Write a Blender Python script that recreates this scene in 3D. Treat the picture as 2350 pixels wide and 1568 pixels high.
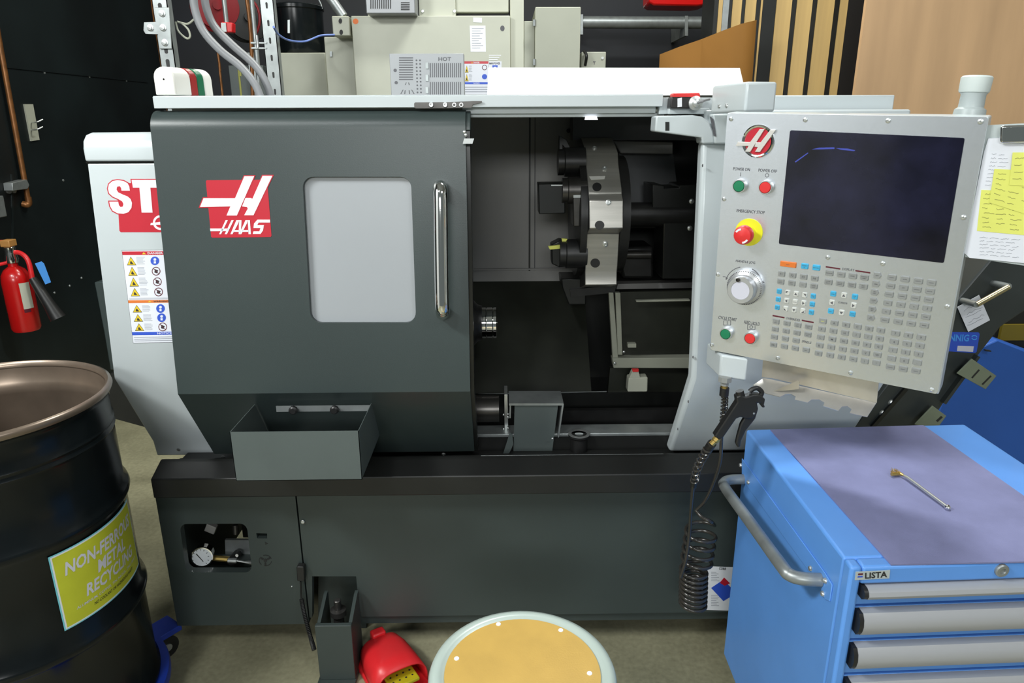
import bpy, math, random
from mathutils import Vector, Matrix
random.seed(7)
for _o in list(bpy.data.objects): bpy.data.objects.remove(_o)
scene = bpy.context.scene
col = scene.collection
R = math.radians

# ---------------------------------------------------------------- camera
FPX, PITCH, ROLL, YAW, EYE = 1600.0, R(17), R(.25), R(.75), 1.6
_F = Vector((math.sin(YAW)*math.cos(PITCH), math.cos(YAW)*math.cos(PITCH), -math.sin(PITCH)))
_X = Vector((math.cos(YAW), -math.sin(YAW), 0)); _D = _F.cross(_X)
_c, _s = math.cos(ROLL), math.sin(ROLL)
CX = _c*_X+_s*_D; CD = -_s*_X+_c*_D
cam_d = bpy.data.cameras.new('camera'); cam = bpy.data.objects.new('camera', cam_d); col.objects.link(cam)
cam_d.sensor_width = 36; cam_d.lens = FPX*36/2350; cam_d.clip_start = .02; cam_d.clip_end = 60
cm = Matrix((CX, -CD, -_F)).transposed().to_4x4(); cm.translation = (0, 0, EYE)
cam.matrix_world = cm
scene.camera = cam
C0 = Vector((0, 0, EYE))

# ---------------------------------------------------------------- world, lights, exposure
w = bpy.data.worlds.new('world'); scene.world = w; w.use_nodes = True
bg = w.node_tree.nodes['Background']; bg.inputs[0].default_value = (.80, .92, .90, 1); bg.inputs[1].default_value = .16
def area(name, loc, target, sx, sy, power, color=(1, 1, .96)):
    d = bpy.data.lights.new(name, 'AREA'); d.shape = 'RECTANGLE'; d.size = sx; d.size_y = sy; d.energy = power; d.color = color
    o = bpy.data.objects.new(name, d); col.objects.link(o); o.location = loc
    o.rotation_euler = (Vector(target)-Vector(loc)).to_track_quat('-Z', 'Y').to_euler(); return o
area('ceiling_light_left', (-2.35, .2, 3.3), (.2, 1.6, .9), 1.0, .4, 100, (.97, 1, .98))
area('ceiling_light_over_lathe', (.9, 2.7, 4.2), (.9, 2.7, 0), .9, .35, 100, (.97, 1, .98))
area('ceiling_light_front_right', (1.9, -1.2, 3.9), (.6, 1.5, .6), 1.2, .5, 38, (.95, .98, 1))
area('far_hall_light', (-.6, -5.2, 3.1), (0, 1.5, 1.2), 2.4, .8, 150, (.97, 1, .99))
area('wall_fill_light', (-1.1, -1.0, 3.9), (-2.7, -.5, 1.3), .9, .4, 55, (.95, .98, 1))  # added lamp, brightens the white wall mirrored in the pendant plate
area('ceiling_light_back', (-.6, 4.0, 4.2), (-.4, 3.4, 0), 1.6, .6, 62, (1, 1, .86))
scene.view_settings.view_transform = 'Standard'; scene.view_settings.look = 'None'
scene.view_settings.exposure = -0.12; scene.view_settings.gamma = 1; scene.view_settings.use_curve_mapping = False

# ---------------------------------------------------------------- materials
MATS = {}
def mat(name, colr, rough=.5, metal=0, noise=0, nscale=8, bump=0, bscale=200, spec=.5, emit=None, stretch=None, coat=0, alpha=1, trans=0):
    m = bpy.data.materials.new(name); m.use_nodes = True; nt = m.node_tree; b = nt.nodes['Principled BSDF']
    b.inputs['Base Color'].default_value = (*colr, 1); b.inputs['Roughness'].default_value = rough
    b.inputs['Metallic'].default_value = metal; b.inputs['Specular IOR Level'].default_value = spec
    b.inputs['Coat Weight'].default_value = coat; b.inputs['Transmission Weight'].default_value = trans
    tc = nt.nodes.new('ShaderNodeTexCoord'); mp = nt.nodes.new('ShaderNodeMapping'); nt.links.new(tc.outputs['Object'], mp.inputs[0])
    if stretch: mp.inputs['Scale'].default_value = stretch
    if noise:
        n = nt.nodes.new('ShaderNodeTexNoise'); n.inputs['Scale'].default_value = nscale; n.inputs['Detail'].default_value = 6
        nt.links.new(mp.outputs[0], n.inputs[0])
        r = nt.nodes.new('ShaderNodeValToRGB'); r.color_ramp.elements[0].position = .3; r.color_ramp.elements[1].position = .7
        r.color_ramp.elements[0].color = (*[c*(1-noise) for c in colr], 1); r.color_ramp.elements[1].color = (*[min(1, c*(1+noise)) for c in colr], 1)
        nt.links.new(n.outputs[0], r.inputs[0]); nt.links.new(r.outputs[0], b.inputs['Base Color'])
    if bump:
        n = nt.nodes.new('ShaderNodeTexNoise'); n.inputs['Scale'].default_value = bscale; nt.links.new(mp.outputs[0], n.inputs[0])
        bp = nt.nodes.new('ShaderNodeBump'); bp.inputs['Strength'].default_value = bump; bp.inputs['Distance'].default_value = .001
        nt.links.new(n.outputs[0], bp.inputs['Height']); nt.links.new(bp.outputs[0], b.inputs['Normal'])
    if emit: b.inputs['Emission Color'].default_value = (*emit[0], 1); b.inputs['Emission Strength'].default_value = emit[1]
    MATS[name] = m; return m
DOOR = mat('door_paint', (.036, .050, .049), .36, noise=.06, nscale=3, bump=.12, bscale=500)
BASE = mat('base_paint', (.042, .055, .052), .42, noise=.08, nscale=3, bump=.12, bscale=500)
BIN = mat('bin_paint', (.085, .105, .102), .5, noise=.05, bump=.1, bscale=500)
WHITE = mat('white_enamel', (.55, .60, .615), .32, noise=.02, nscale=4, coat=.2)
BRIGHT = mat('lightened_white_enamel', (.80, .82, .82), .3)  # lightened white, puts overhead glare into the hood colour; rivets use it too
BLACK = mat('black_paint', (.012, .013, .012), .35, noise=.3, nscale=6)
TRAY = mat('tray_black', (.010, .0105, .010), .42, noise=.3, nscale=5)
INGREY = mat('inner_sheet', (.30, .295, .285), .42, noise=.12, nscale=5, stretch=(1, 1, .3))
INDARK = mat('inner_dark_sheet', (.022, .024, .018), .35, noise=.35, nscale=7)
IRON = mat('dark_iron', (.03, .03, .03), .38, .5, noise=.3, nscale=14)
GUNM = mat('tool_steel', (.10, .095, .09), .33, .8, noise=.2, nscale=20)
STEEL = mat('machined_steel', (.46, .445, .41), .36, .75, noise=.1, nscale=14, stretch=(.4, 6, 6), bump=.1, bscale=90)
CHROME = mat('chrome', (.86, .86, .84), .08, 1)
ZINC = mat('zinc', (.62, .64, .63), .3, .8, noise=.1, nscale=30)
GALV = mat('galvanised', (.33, .355, .355), .4, .6, noise=.14, nscale=22)
BRUSH = mat('brushed_plate', (.80, .84, .91), .27, .88, noise=.05, nscale=9, stretch=(3, 30, 90), bump=.12, bscale=60)
SHEETST = mat('sheet_stainless', (.66, .63, .58), .38, .8, noise=.12, nscale=14)
RED = mat('red_vinyl', (.50, .014, .03), .35)
VINYL = mat('white_vinyl', (.80, .82, .86), .4)
LETGREY = mat('print_grey', (.10, .10, .11), .6)
LETBLK = mat('print_black', (.02, .02, .02), .6)
MAROON = mat('print_maroon', (.10, .01, .02), .5)
PAPER = mat('paper', (.72, .74, .80), .8, noise=.03, nscale=5)
NOTE = mat('sticky_note', (.72, .74, .16), .8, noise=.05, nscale=9)
PENCIL = mat('pencil_writing', (.30, .32, .36), .8)
INK = mat('ink_writing', (.30, .30, .08), .8)
YEL = mat('yellow_plastic', (.80, .78, .03), .4)
WARNY = mat('warning_yellow', (.72, .52, .02), .5)
GREENB = mat('green_button', (.01, .20, .09), .35)
REDB = mat('red_button', (.72, .035, .035), .35)
BLUEK = mat('blue_key', (.05, .40, .66), .4)
GREYK = mat('grey_key', (.27, .28, .27), .4)
PALEK = mat('pale_key', (.60, .61, .57), .4)
ORK = mat('orange_key', (.70, .18, .03), .4)
SCREEN = mat('screen_glass', (.009, .009, .024), .12, noise=.75, nscale=9, spec=.5)  # noise puts faint bluish reflection smudges into the glass colour
SCRAT = mat('screen_scratch', (.05, .07, .40), .4)
BLUE = mat('cabinet_blue', (.115, .32, .78), .42, noise=.07, nscale=4, coat=.1)
BLUE2 = mat('cabinet_drawer_blue', (.06, .22, .56), .4, noise=.05, nscale=4)
MATT = mat('blue_grey_mat', (.19, .20, .36), .85, noise=.09, nscale=14, bump=.5, bscale=700)
ALU = mat('grey_aluminium', (.42, .43, .45), .42, .2)
DRUMB = mat('drum_black', (.005, .007, .008), .2, noise=.3, nscale=6, spec=.28)
DRUMI = mat('drum_inside', (.22, .17, .13), .3, .6, noise=.3, nscale=5)
LIME = mat('label_lime', (.52, .55, .03), .45, noise=.05, nscale=20)
CYAN = mat('label_border', (.20, .62, .72), .5)
SILV = mat('label_silver', (.62, .62, .70), .5)
DOLLY = mat('dolly_blue', (.008, .04, .36), .4)
HARDB = mat('hardboard', (.50, .315, .07), .45, noise=.07, nscale=14, bump=.2, bscale=300)
SAGE = mat('stool_enamel', (.40, .47, .43), .3, coat=.2)
PEDAL = mat('pedal_red', (.70, .02, .025), .35, noise=.08, nscale=9)
PEDY = mat('pedal_yellow', (.50, .42, .01), .5)
EXT = mat('extinguisher_red', (.50, .006, .006), .25, coat=.3)
TAG = mat('blue_tag', (.06, .30, .80), .6)
BEIGE = mat('beige_enamel', (.50, .51, .42), .45, noise=.04, nscale=6)
BEIGE2 = mat('beige_dark_enamel', (.36, .37, .30), .45, noise=.05, nscale=6)
GRILLE = mat('grey_perforated', (.30, .31, .32), .4, .3)
PLY = mat('plywood_face', (.55, .35, .19), .6, noise=.2, nscale=1.5, stretch=(3.5, 3.5, .45))
PLY2 = mat('plywood_edge', (.50, .34, .13), .6, noise=.16, nscale=4, stretch=(5, 5, .25))
KRAFT = mat('kraft_paper', (.145, .066, .013), .8, noise=.1, nscale=3, spec=.1)
WALLM = mat('black_wall_paint', (.007, .012, .013), .5, noise=.5, nscale=1.5, bump=.2, bscale=60)
WALLB = mat('back_wall_paint', (.005, .0065, .011), .6, noise=.4, nscale=2)
COPPER = mat('old_copper', (.22, .09, .028), .4, .5, noise=.3, nscale=20)
RUBBER = mat('rubber_black', (.015, .015, .015), .4)
HOSE = mat('grey_conduit', (.22, .225, .235), .4, noise=.05)
COIL = mat('coil_hose', (.035, .032, .028), .18, coat=.3)
BRASS = mat('brass', (.62, .44, .14), .3, .9)
CONV = mat('conveyor_charcoal', (.035, .042, .042), .4, noise=.15, nscale=5)
OLIVE = mat('olive_bracket', (.20, .23, .16), .5, noise=.1)
BINB = mat('bin_blue', (.025, .12, .50), .5, noise=.06, nscale=3)
HENB = mat('label_blue', (.03, .09, .55), .45)
PIPEG = mat('pipe_grey', (.45, .50, .50), .35)
PIPEC = mat('pipe_cap', (.62, .68, .66), .4)
FROST = mat('frosted_window', (.34, .36, .38), .38, noise=.03, nscale=2)
LENSR = mat('lens_red', (.30, .02, .02), .3)
LENSG = mat('lens_green', (.01, .13, .06), .3)
CREAM = mat('cream_plastic', (.76, .75, .70), .4)
ORANGE = mat('orange_sticker', (.85, .18, .02), .5)
DIALF = mat('gauge_face', (.55, .58, .60), .4)
KNOBG = mat('knob_silver', (.55, .56, .57), .28, .6)
LIT = mat('lamp_lens', (.9, .9, 1), .4, emit=((.95, .93, 1), 3))
# concrete floor
fm = bpy.data.materials.new('concrete_floor'); fm.use_nodes = True; nt = fm.node_tree; b = nt.nodes['Principled BSDF']
tc = nt.nodes.new('ShaderNodeTexCoord'); n1 = nt.nodes.new('ShaderNodeTexNoise'); n1.inputs['Scale'].default_value = 2.2; n1.inputs['Detail'].default_value = 10
n2 = nt.nodes.new('ShaderNodeTexNoise'); n2.inputs['Scale'].default_value = 60; n2.inputs['Detail'].default_value = 4
mx = nt.nodes.new('ShaderNodeMix'); mx.data_type = 'FLOAT'; mx.inputs[0].default_value = .35
rp = nt.nodes.new('ShaderNodeValToRGB'); rp.color_ramp.elements[0].position = .35; rp.color_ramp.elements[1].position = .65
rp.color_ramp.elements[0].color = (.20, .19, .12, 1); rp.color_ramp.elements[1].color = (.36, .34, .22, 1)
for n in (n1, n2): nt.links.new(tc.outputs['Object'], n.inputs[0])
nt.links.new(n1.outputs[0], mx.inputs[2]); nt.links.new(n2.outputs[0], mx.inputs[3]); nt.links.new(mx.outputs[0], rp.inputs[0]); nt.links.new(rp.outputs[0], b.inputs['Base Color'])
b.inputs['Roughness'].default_value = .42
FLOOR = fm

# ---------------------------------------------------------------- geometry helpers
def ray(px, py): return (CX*((px-1175)/FPX)+CD*((py-784)/FPX)+_F)
def at(px, py, X=None, Y=None, Z=None):
    d = ray(px, py)
    t = X/d.x if X is not None else (Y/d.y if Y is not None else (Z-EYE)/d.z)
    return C0+d*t
class Plane:
    def __init__(s, p, n): s.p = Vector(p); s.n = Vector(n).normalized()
    def hit(s, px, py, off=0):
        d = ray(px, py); p = s.p+s.n*off
        return C0+d*((p-C0).dot(s.n)/d.dot(s.n))
def PY(y): return Plane((0, y, 0), (0, -1, 0))
def PXp(x, sgn=1): return Plane((x, 0, 0), (sgn, 0, 0))
def PZ(z): return Plane((0, 0, z), (0, 0, 1))

def root_inv(o):
    while o.parent: o = o.parent
    return o.matrix_basis.inverted()
def tag(o, label=None, cat=None, group=None, kind=None):
    if label: o['label'] = label
    if cat: o['category'] = cat
    if group: o['group'] = group
    if kind: o['kind'] = kind
    return o
def thing(name, label, cat, loc, group=None, rot=None):
    o = bpy.data.objects.new(name, None); o.empty_display_size = .05; col.objects.link(o)
    o.matrix_basis = Matrix.LocRotScale(Vector(loc), rot, None) if rot is not None else Matrix.Translation(Vector(loc))
    return tag(o, label, cat, group)
TXT = {}
def text_geo(s, shear=0, bold=0.0):
    k = (s, shear, bold)
    if k in TXT: return TXT[k]
    c = bpy.data.curves.new('t', 'FONT'); c.body = s; c.size = 1; c.shear = shear; c.offset = bold; c.resolution_u = 2
    o = bpy.data.objects.new('t', c); col.objects.link(o)
    dg = bpy.context.evaluated_depsgraph_get(); dg.update(); me = bpy.data.meshes.new_from_object(o.evaluated_get(dg))
    vs = [v.co.copy() for v in me.vertices]; fs = [tuple(p.vertices) for p in me.polygons]
    bpy.data.objects.remove(o); bpy.data.curves.remove(c); bpy.data.meshes.remove(me)
    x0 = min(v.x for v in vs); x1 = max(v.x for v in vs); y0 = min(v.y for v in vs); y1 = max(v.y for v in vs)
    if (y1-y0) < .3: y0, y1 = min(y0, 0), .7
    vs = [((v.x-x0)/(x1-x0), (v.y-y0)/(y1-y0)) for v in vs]
    TXT[k] = (vs, fs, (x1-x0)/(y1-y0)); return TXT[k]
class MB:
    def __init__(s): s.v = []; s.f = []; s.m = []
    def add(s, vs, fs, m=0):
        k = len(s.v); s.v += [Vector(v) for v in vs]; s.f += [tuple(i+k for i in f) for f in fs]; s.m += [m]*len(fs); return s
    def box(s, a, b, m=0, M=None):
        x0, y0, z0 = a; x1, y1, z1 = b
        vs = [Vector(p) for p in ((x0,y0,z0),(x1,y0,z0),(x1,y1,z0),(x0,y1,z0),(x0,y0,z1),(x1,y0,z1),(x1,y1,z1),(x0,y1,z1))]
        if M is not None: vs = [M@v for v in vs]
        return s.add(vs, [(0,3,2,1),(4,5,6,7),(0,1,5,4),(1,2,6,5),(2,3,7,6),(3,0,4,7)], m)
    def prism(s, pts, vec, m=0):
        n = len(pts); pts = [Vector(p) for p in pts]; vec = Vector(vec)
        nrm = Vector()
        for i in range(n): nrm += pts[i].cross(pts[(i+1) % n])
        if nrm.dot(vec) > 0: pts = pts[::-1]
        vs = pts+[p+vec for p in pts]
        fs = [tuple(range(n)), tuple(range(2*n-1, n-1, -1))]+[(i, i+n, (i+1) % n+n, (i+1) % n) for i in range(n)]
        return s.add(vs, fs, m)
    def px(s, pl, pts, lo=0, hi=.001, m=0, ref=None):
        """polygon given as image points lying on a plane, thickened along the plane's normal"""
        P = [pl.hit(*q, off=hi) if ref is None else pl.hit(*q, off=ref)+pl.n*(hi-ref) for q in pts]
        return s.prism(P, pl.n*(lo-hi), m)
    def quad(s, a, b, c, d, m=0): return s.add([a, b, c, d], [(0, 1, 2, 3)], m)
    def tube(s, pts, r, n=12, m=0, closed=False):
        pts = [Vector(p) for p in pts]; N = len(pts); rs = r if isinstance(r, (list, tuple)) else [r]*N
        T = [(pts[min(i+1, N-1)]-pts[max(i-1, 0)]).normalized() for i in range(N)]
        u = T[0].orthogonal().normalized(); vs = []
        for i in range(N):
            if i: u = (T[i-1].rotation_difference(T[i])@u)
            u = (u-T[i]*u.dot(T[i])).normalized(); w_ = T[i].cross(u)
            vs += [pts[i]+(u*math.cos(2*math.pi*k/n)+w_*math.sin(2*math.pi*k/n))*rs[i] for k in range(n)]
        fs = [(i*n+k, i*n+(k+1) % n, (i+1)*n+(k+1) % n, (i+1)*n+k) for i in range(N-1) for k in range(n)]
        fs += [tuple(range(n-1, -1, -1)), tuple((N-1)*n+k for k in range(n))]
        return s.add(vs, fs, m)
    def lathe(s, o, ax, prof, n=32, m=0, cap_=True):
        o = Vector(o); ax = Vector(ax).normalized(); u = ax.orthogonal().normalized(); w_ = ax.cross(u); vs = []
        for r, h in prof: vs += [o+ax*h+(u*math.cos(2*math.pi*k/n)+w_*math.sin(2*math.pi*k/n))*max(r, 1e-5) for k in range(n)]
        L = len(prof); loop = prof[0] == prof[-1]; cap_ = cap_ and not loop
        fs = [(i*n+k, i*n+(k+1) % n, (i+1)*n+(k+1) % n, (i+1)*n+k) for i in range(L-1) for k in range(n)]
        if cap_ and prof[0][0] > 1e-4: fs.append(tuple(range(n-1, -1, -1)))
        if cap_ and prof[-1][0] > 1e-4: fs.append(tuple((L-1)*n+k for k in range(n)))
        return s.add(vs, fs, m)
    def cyl(s, o, ax, r, h, n=24, m=0, bev=0):
        if bev: return s.lathe(o, ax, [(r, 0), (r, h-bev), (r-bev, h)], n, m)
        return s.lathe(o, ax, [(r, 0), (r, h)], n, m)
    def text(s, t, A, B, C, m=0, shear=0, bold=0.0, n=None, lift=0):
        """glyphs fitted in the parallelogram A(bottom left) B(bottom right) C(top left)"""
        vs, fs, _ = text_geo(t, shear, bold); A, B, C = Vector(A), Vector(B), Vector(C)
        nn = (B-A).cross(C-A).normalized()*lift
        return s.add([A+(B-A)*x+(C-A)*y+nn for x, y in vs], fs, m)
    def tpx(s, t, pl, a, b, c, m=0, shear=0, bold=0.0, off=.0012):
        return s.text(t, pl.hit(*a, off=off), pl.hit(*b, off=off), pl.hit(*c, off=off), m, shear, bold)
    def build(s, name, mats, parent=None, bevel=0, smooth=40, seg=2):
        if not isinstance(mats, (list, tuple)): mats = [mats]
        me = bpy.data.meshes.new(name)
        if parent is not None: M = root_inv(parent); off = None
        else:
            xs = [v.x for v in s.v]; ys = [v.y for v in s.v]; zs = [v.z for v in s.v]
            off = Vector(((min(xs)+max(xs))/2, (min(ys)+max(ys))/2, min(zs))); M = Matrix.Translation(-off)
        me.from_pydata([M@v for v in s.v], [], s.f); me.update()
        for k in mats: me.materials.append(k)
        me.polygons.foreach_set('material_index', s.m)
        if smooth: me.shade_smooth(); me.set_sharp_from_angle(angle=R(smooth))
        me.update()
        o = bpy.data.objects.new(name, me); col.objects.link(o)
        if parent is not None: o.parent = parent
        else: o.location = off
        if bevel:
            b = o.modifiers.new('bevel', 'BEVEL'); b.width = bevel; b.segments = seg; b.limit_method = 'ANGLE'; b.angle_limit = R(40)
        return o
def copy_part(o, delta=(0, 0, 0), parent=None):
    c = o.copy(); col.objects.link(c); c.parent = parent or o.parent; c.location = o.location+Vector(delta); return c
def circ(cx, cy, rx, ry=None, n=20, a0=0, a1=360):
    ry = ry or rx; full = abs(a1-a0) >= 360
    return [(cx+rx*math.cos(R(a0+(a1-a0)*i/(n if full else n-1))), cy-ry*math.sin(R(a0+(a1-a0)*i/(n if full else n-1)))) for i in range(n)]
def rrect(x0, y0, x1, y1, r, n=5):
    p = []
    for cx, cy, a in ((x1-r, y0+r, 90), (x0+r, y0+r, 180), (x0+r, y1-r, 270), (x1-r, y1-r, 0)):
        q = circ(cx, cy, r, r, n, a-90 if False else a, a+90); p += q
    # order: top-right corner first runs 90->180 at the wrong place for it, so sort corners explicitly
    p = circ(x1-r, y0+r, r, r, n, 0, 90)+circ(x0+r, y0+r, r, r, n, 90, 180)+circ(x0+r, y1-r, r, r, n, 180, 270)+circ(x1-r, y1-r, r, r, n, 270, 360)
    return p
def quadrr(tl, tr, br, bl, k=.12, n=5):
    """rounded quadrilateral in image points from its four corners"""
    def uv(u, v):
        a = (tl[0]+(tr[0]-tl[0])*u, tl[1]+(tr[1]-tl[1])*u); b = (bl[0]+(br[0]-bl[0])*u, bl[1]+(br[1]-bl[1])*u)
        return (a[0]+(b[0]-a[0])*v, a[1]+(b[1]-a[1])*v)
    w_ = math.dist(tl, tr); h_ = math.dist(tl, bl); ku, kv = (k, k*w_/h_) if w_ < h_ else (k*h_/w_, k)
    P = []
    for cu, cv, a in ((1-ku, kv, 0), (ku, kv, 90), (ku, 1-kv, 180), (1-ku, 1-kv, 270)):
        for i in range(n):
            t = R(a+90*i/(n-1)); P.append(uv(cu+ku*math.cos(t), cv-kv*math.sin(t)))
    return P
def bez(pts, n=12):
    """Catmull-Rom through points"""
    P = [Vector(p) for p in pts]; P = [P[0]*2-P[1]]+P+[P[-1]*2-P[-2]]; out = []
    for i in range(1, len(P)-2):
        a, b, c, d = P[i-1:i+3]
        for k in range(n):
            t = k/n; out.append(.5*((2*b)+(c-a)*t+(2*a-5*b+4*c-d)*t*t+(3*b-a-3*c+d)*t**3))
    out.append(P[-2]); return out

# ---------------------------------------------------------------- the room
def struct(name, mb, m, **k): return tag(mb.build(name, m, **k), kind='structure')
struct('floor', MB().box((-2.9, -2.5, -.1), (5, 6.3, 0)), FLOOR)
XW = -2.7
struct('wall_left', MB().box((XW-.1, .75, 0), (XW, 6.3, 4.5)), WALLM)
struct('reflector_wall_left', MB().box((XW-.1, -1.7, 0), (XW, .75, 4.5)), mat('reflector_wall_white', (.78, .79, .80), .7, noise=.03))  # unseen white section added as a reflector for the pendant's steel plate
struct('wall_back', MB().box((-2.9, 6.0, 0), (5, 6.2, 4.5)), WALLB)
struct('ceiling', MB().box((-2.9, -2.5, 4.5), (5, 6.3, 4.6)), mat('ceiling_grey', (.25, .26, .25), .8))
struct('wall_right', MB().box((4.9, -2.5, 0), (5, 6.3, 4.5)), mat('right_wall_paint', (.4, .4, .36), .7, noise=.05))

def cut(o, cutter_mb):
    """subtract a solid from a part's mesh"""
    k = cutter_mb.build('cutter', WHITE, o.parent, smooth=0); b = o.modifiers.new('cut', 'BOOLEAN'); b.object = k; b.operation = 'DIFFERENCE'; b.solver = 'EXACT'
    bev = o.modifiers.get('bevel')
    if bev: o.modifiers.remove(bev)
    dg = bpy.context.evaluated_depsgraph_get(); dg.update(); me = bpy.data.meshes.new_from_object(o.evaluated_get(dg)); o.modifiers.clear()
    o.data = me; me.name = o.name; bpy.data.objects.remove(k)
def grow(pts, d):
    """outline of an image-space polygon moved outwards"""
    n = len(pts); A = sum(pts[i][0]*pts[(i+1) % n][1]-pts[(i+1) % n][0]*pts[i][1] for i in range(n)); s = 1 if A > 0 else -1; out = []
    for i in range(n):
        p, q, r = Vector(pts[i-1]), Vector(pts[i]), Vector(pts[(i+1) % n])
        a = (q-p).normalized(); b = (r-q).normalized(); na = Vector((a.y, -a.x))*s; nb = Vector((b.y, -b.x))*s
        m = na+nb; m = m/max(m.dot(na), .35); out.append(tuple(q+m*d))
    return out
def screw(name, pl, px, r, parent, m=ZINC, h=.003, hex_=True):
    c = pl.hit(*px); mb = MB().lathe(c, pl.n, [(r, 0), (r, h*.5), (r*.75, h), (r*.45, h), (r*.4, h*.4), (0, h*.4)] if hex_ else [(r, 0), (r*.9, h*.6), (r*.5, h), (0, h)], 14)
    return mb.build(name, m, parent)

# ================================================================ the lathe
L = thing('cnc_lathe', 'large grey and white CNC lathe with sliding door half open, standing on the shop floor', 'machine', (-.2, 2.2, 0))
XL, XR = -.875, -.09
# ---- door
dp = [Vector((0, 1.905, 1.6465))]+[Vector((0, 1.877-.048*math.sin(R(10*k)), 1.5985+.048*math.cos(R(10*k)))) for k in range(0, 10)]+[Vector((0, 1.762, .921)), Vector((0, 1.926, .664))]
DPL = Plane((0, 1.829, 1.600), Vector((1, 0, 0)).cross(Vector((0, 1.762-1.829, .921-1.600))).normalized())
if DPL.n.y > 0: DPL.n = -DPL.n
DLO = Plane((0, 1.762, .921), (0, -(.921-.664), -(1.926-1.762)))
def slab(profile, x0, x1, t):
    back = [p+Vector((0, t, 0)) for p in profile][::-1]
    return [Vector((x0, p.y, p.z)) for p in profile+back], Vector((x1-x0, 0, 0))
P_, v_ = slab(dp, XL, XR, .032)
mb = MB().prism(P_, v_)
door = mb.build('sliding_door', DOOR, L)
door['label'] = 'dark grey sliding door'
win = quadrr((694, 406), (943, 406), (955, 741), (713, 741), .10, 7)
cut(door, MB().px(DPL, win, -.08, .05, ref=0))
bv = door.modifiers.new('bevel', 'BEVEL'); bv.width = .004; bv.segments = 2; bv.limit_method = 'ANGLE'; bv.angle_limit = R(50)
for p in door.data.polygons: p.use_smooth = True
door.data.set_sharp_from_angle(angle=R(25))
MB().px(DPL, quadrr((690, 402), (948, 402), (960, 746), (708, 746), .1, 7), -.030, -.014).build('door_window', FROST, door)
# chrome handle
hp = [(1010, 425), (1010, 440), (1012, 560), (1014, 680), (1017, 720), (1017, 728)]
offs = [0, .045, .052, .052, .045, 0]
pth = [DPL.hit(1010, 432, 0), DPL.hit(1010, 430, .030), DPL.hit(1010, 436, .048), DPL.hit(1011, 462, .056), DPL.hit(1012, 560, .058), DPL.hit(1014, 690, .056), DPL.hit(1016, 712, .048), DPL.hit(1016, 718, .030), DPL.hit(1016, 716, 0)]
MB().tube(bez(pth, 8), .0185, 24).build('door_handle', CHROME, door)
# brand decal: red square, big italic H, letters
mb = MB()
def z8(l): return [(400+a/3.357, 350+b/3.357) for a, b in l]
sq = z8([(243, 222), (250, 214), (708, 210), (716, 216), (749, 642), (742, 652), (292, 657), (284, 650)])
H1 = z8([(225, 352), (468, 352), (540, 183), (615, 183), (482, 486), (402, 486), (432, 416), (198, 420)])
H2 = z8([(680, 180), (755, 180), (610, 484), (538, 484), (566, 434), (560, 420), (522, 416), (548, 350), (586, 350), (602, 356)])
mb.px(DPL, sq, 0, .0006, 0)
for k in (H1, H2): mb.px(DPL, grow(k, 2.2), 0, .0009, 0); mb.px(DPL, k, 0, .0013, 1)
hs = [[(360, 630), (345, 630), (395, 522), (412, 522)], [(405, 630), (388, 630), (440, 522), (458, 522)], [(275, 586), (420, 586), (412, 606), (278, 607)],
      [(432, 630), (448, 630), (492, 548), (500, 522), (478, 522)], [(500, 522), (518, 522), (512, 630), (496, 630), (498, 560)], [(462, 598), (505, 598), (505, 612), (455, 612)],
      [(500, 630), (516, 630), (560, 545), (565, 522), (548, 522)], [(565, 522), (582, 522), (590, 630), (572, 630), (568, 560)], [(528, 598), (575, 598), (576, 612), (520, 612)],
      [(640, 518), (738, 518), (738, 540), (650, 540), (638, 560), (690, 560), (684, 600), (664, 628), (604, 628), (610, 608), (655, 608), (664, 582), (610, 582), (614, 548)]]
for k in hs: mb.px(DPL, z8(k), 0, .0013, 1)
mb.build('brand_decal', [RED, VINYL], door, smooth=0)
for q in ((512, 1048), (1018, 1042)): screw('door_bolt', DLO, q, .006, door)
MB().px(PY(1.80), [(1065, 318), (1088, 318), (1084, 330), (1062, 330)], -.01, .0).build('door_stop_tab', ZINC, door)
for q in ((1066, 303), (1069, 310)): screw('door_bolt', PY(1.79), q, .004, door, hex_=False)
dpe = [p+Vector((0, .012, -.004)) for p in dp[1:]]
P_, v_ = slab(dpe, XR, XR+.010, .05); MB().prism(P_, v_).build('door_edge_seal', BLACK, door)
MB().prism([Vector((XR, p.y+.004, p.z-.003)) for p in dp[1:11]]+[Vector((XR, 1.872, 1.59))], (.012, 0, 0)).build('door_end_cap', DOOR, door, bevel=.002)
# rear return flange of the door (its right edge, slightly deeper)
# ---- top rails and covers
mb = MB(); mb.box((-.868, 1.85, 1.6515), (.407, 1.88, 1.679)); mb.box((-.868, 1.853, 1.679), (.407, 2.75, 1.681))
mb.build('top_rail', WHITE, L, bevel=.002)
MB().box((-.84, 1.885, 1.640), (.41, 1.90, 1.6515)).build('rail_backing', BEIGE2, L)
mb = MB(); mb.box((-.10, 1.874, 1.636), (.395, 1.884, 1.652)); mb.box((-.10, 1.886, 1.6275), (.42, 1.93, 1.6365))
mb.build('header_strip', WHITE, L, bevel=.001)
MB().px(PY(1.884), [(1344, 267), (1369, 267), (1372, 275), (1342, 275)], 0, .004).build('work_light', LIT, L)
# latch bracket on rail
P1 = PY(1.85)
MB().px(P1, quadrr((950, 235), (1062, 234), (1062, 248), (951, 249), .3), 0, .003).build('rail_bracket', GUNM, L)
MB().px(P1, [(1035, 234), (1085, 232), (1106, 232), (1106, 235), (1085, 240), (1082, 247), (1035, 248)], .003, .006).build('rail_bracket_tongue', GUNM, L)
for q in ((990, 241), (1022, 241), (1043, 241), (1059, 241)): screw('rail_bolt', P1, q, .007, L, h=.009)
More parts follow.
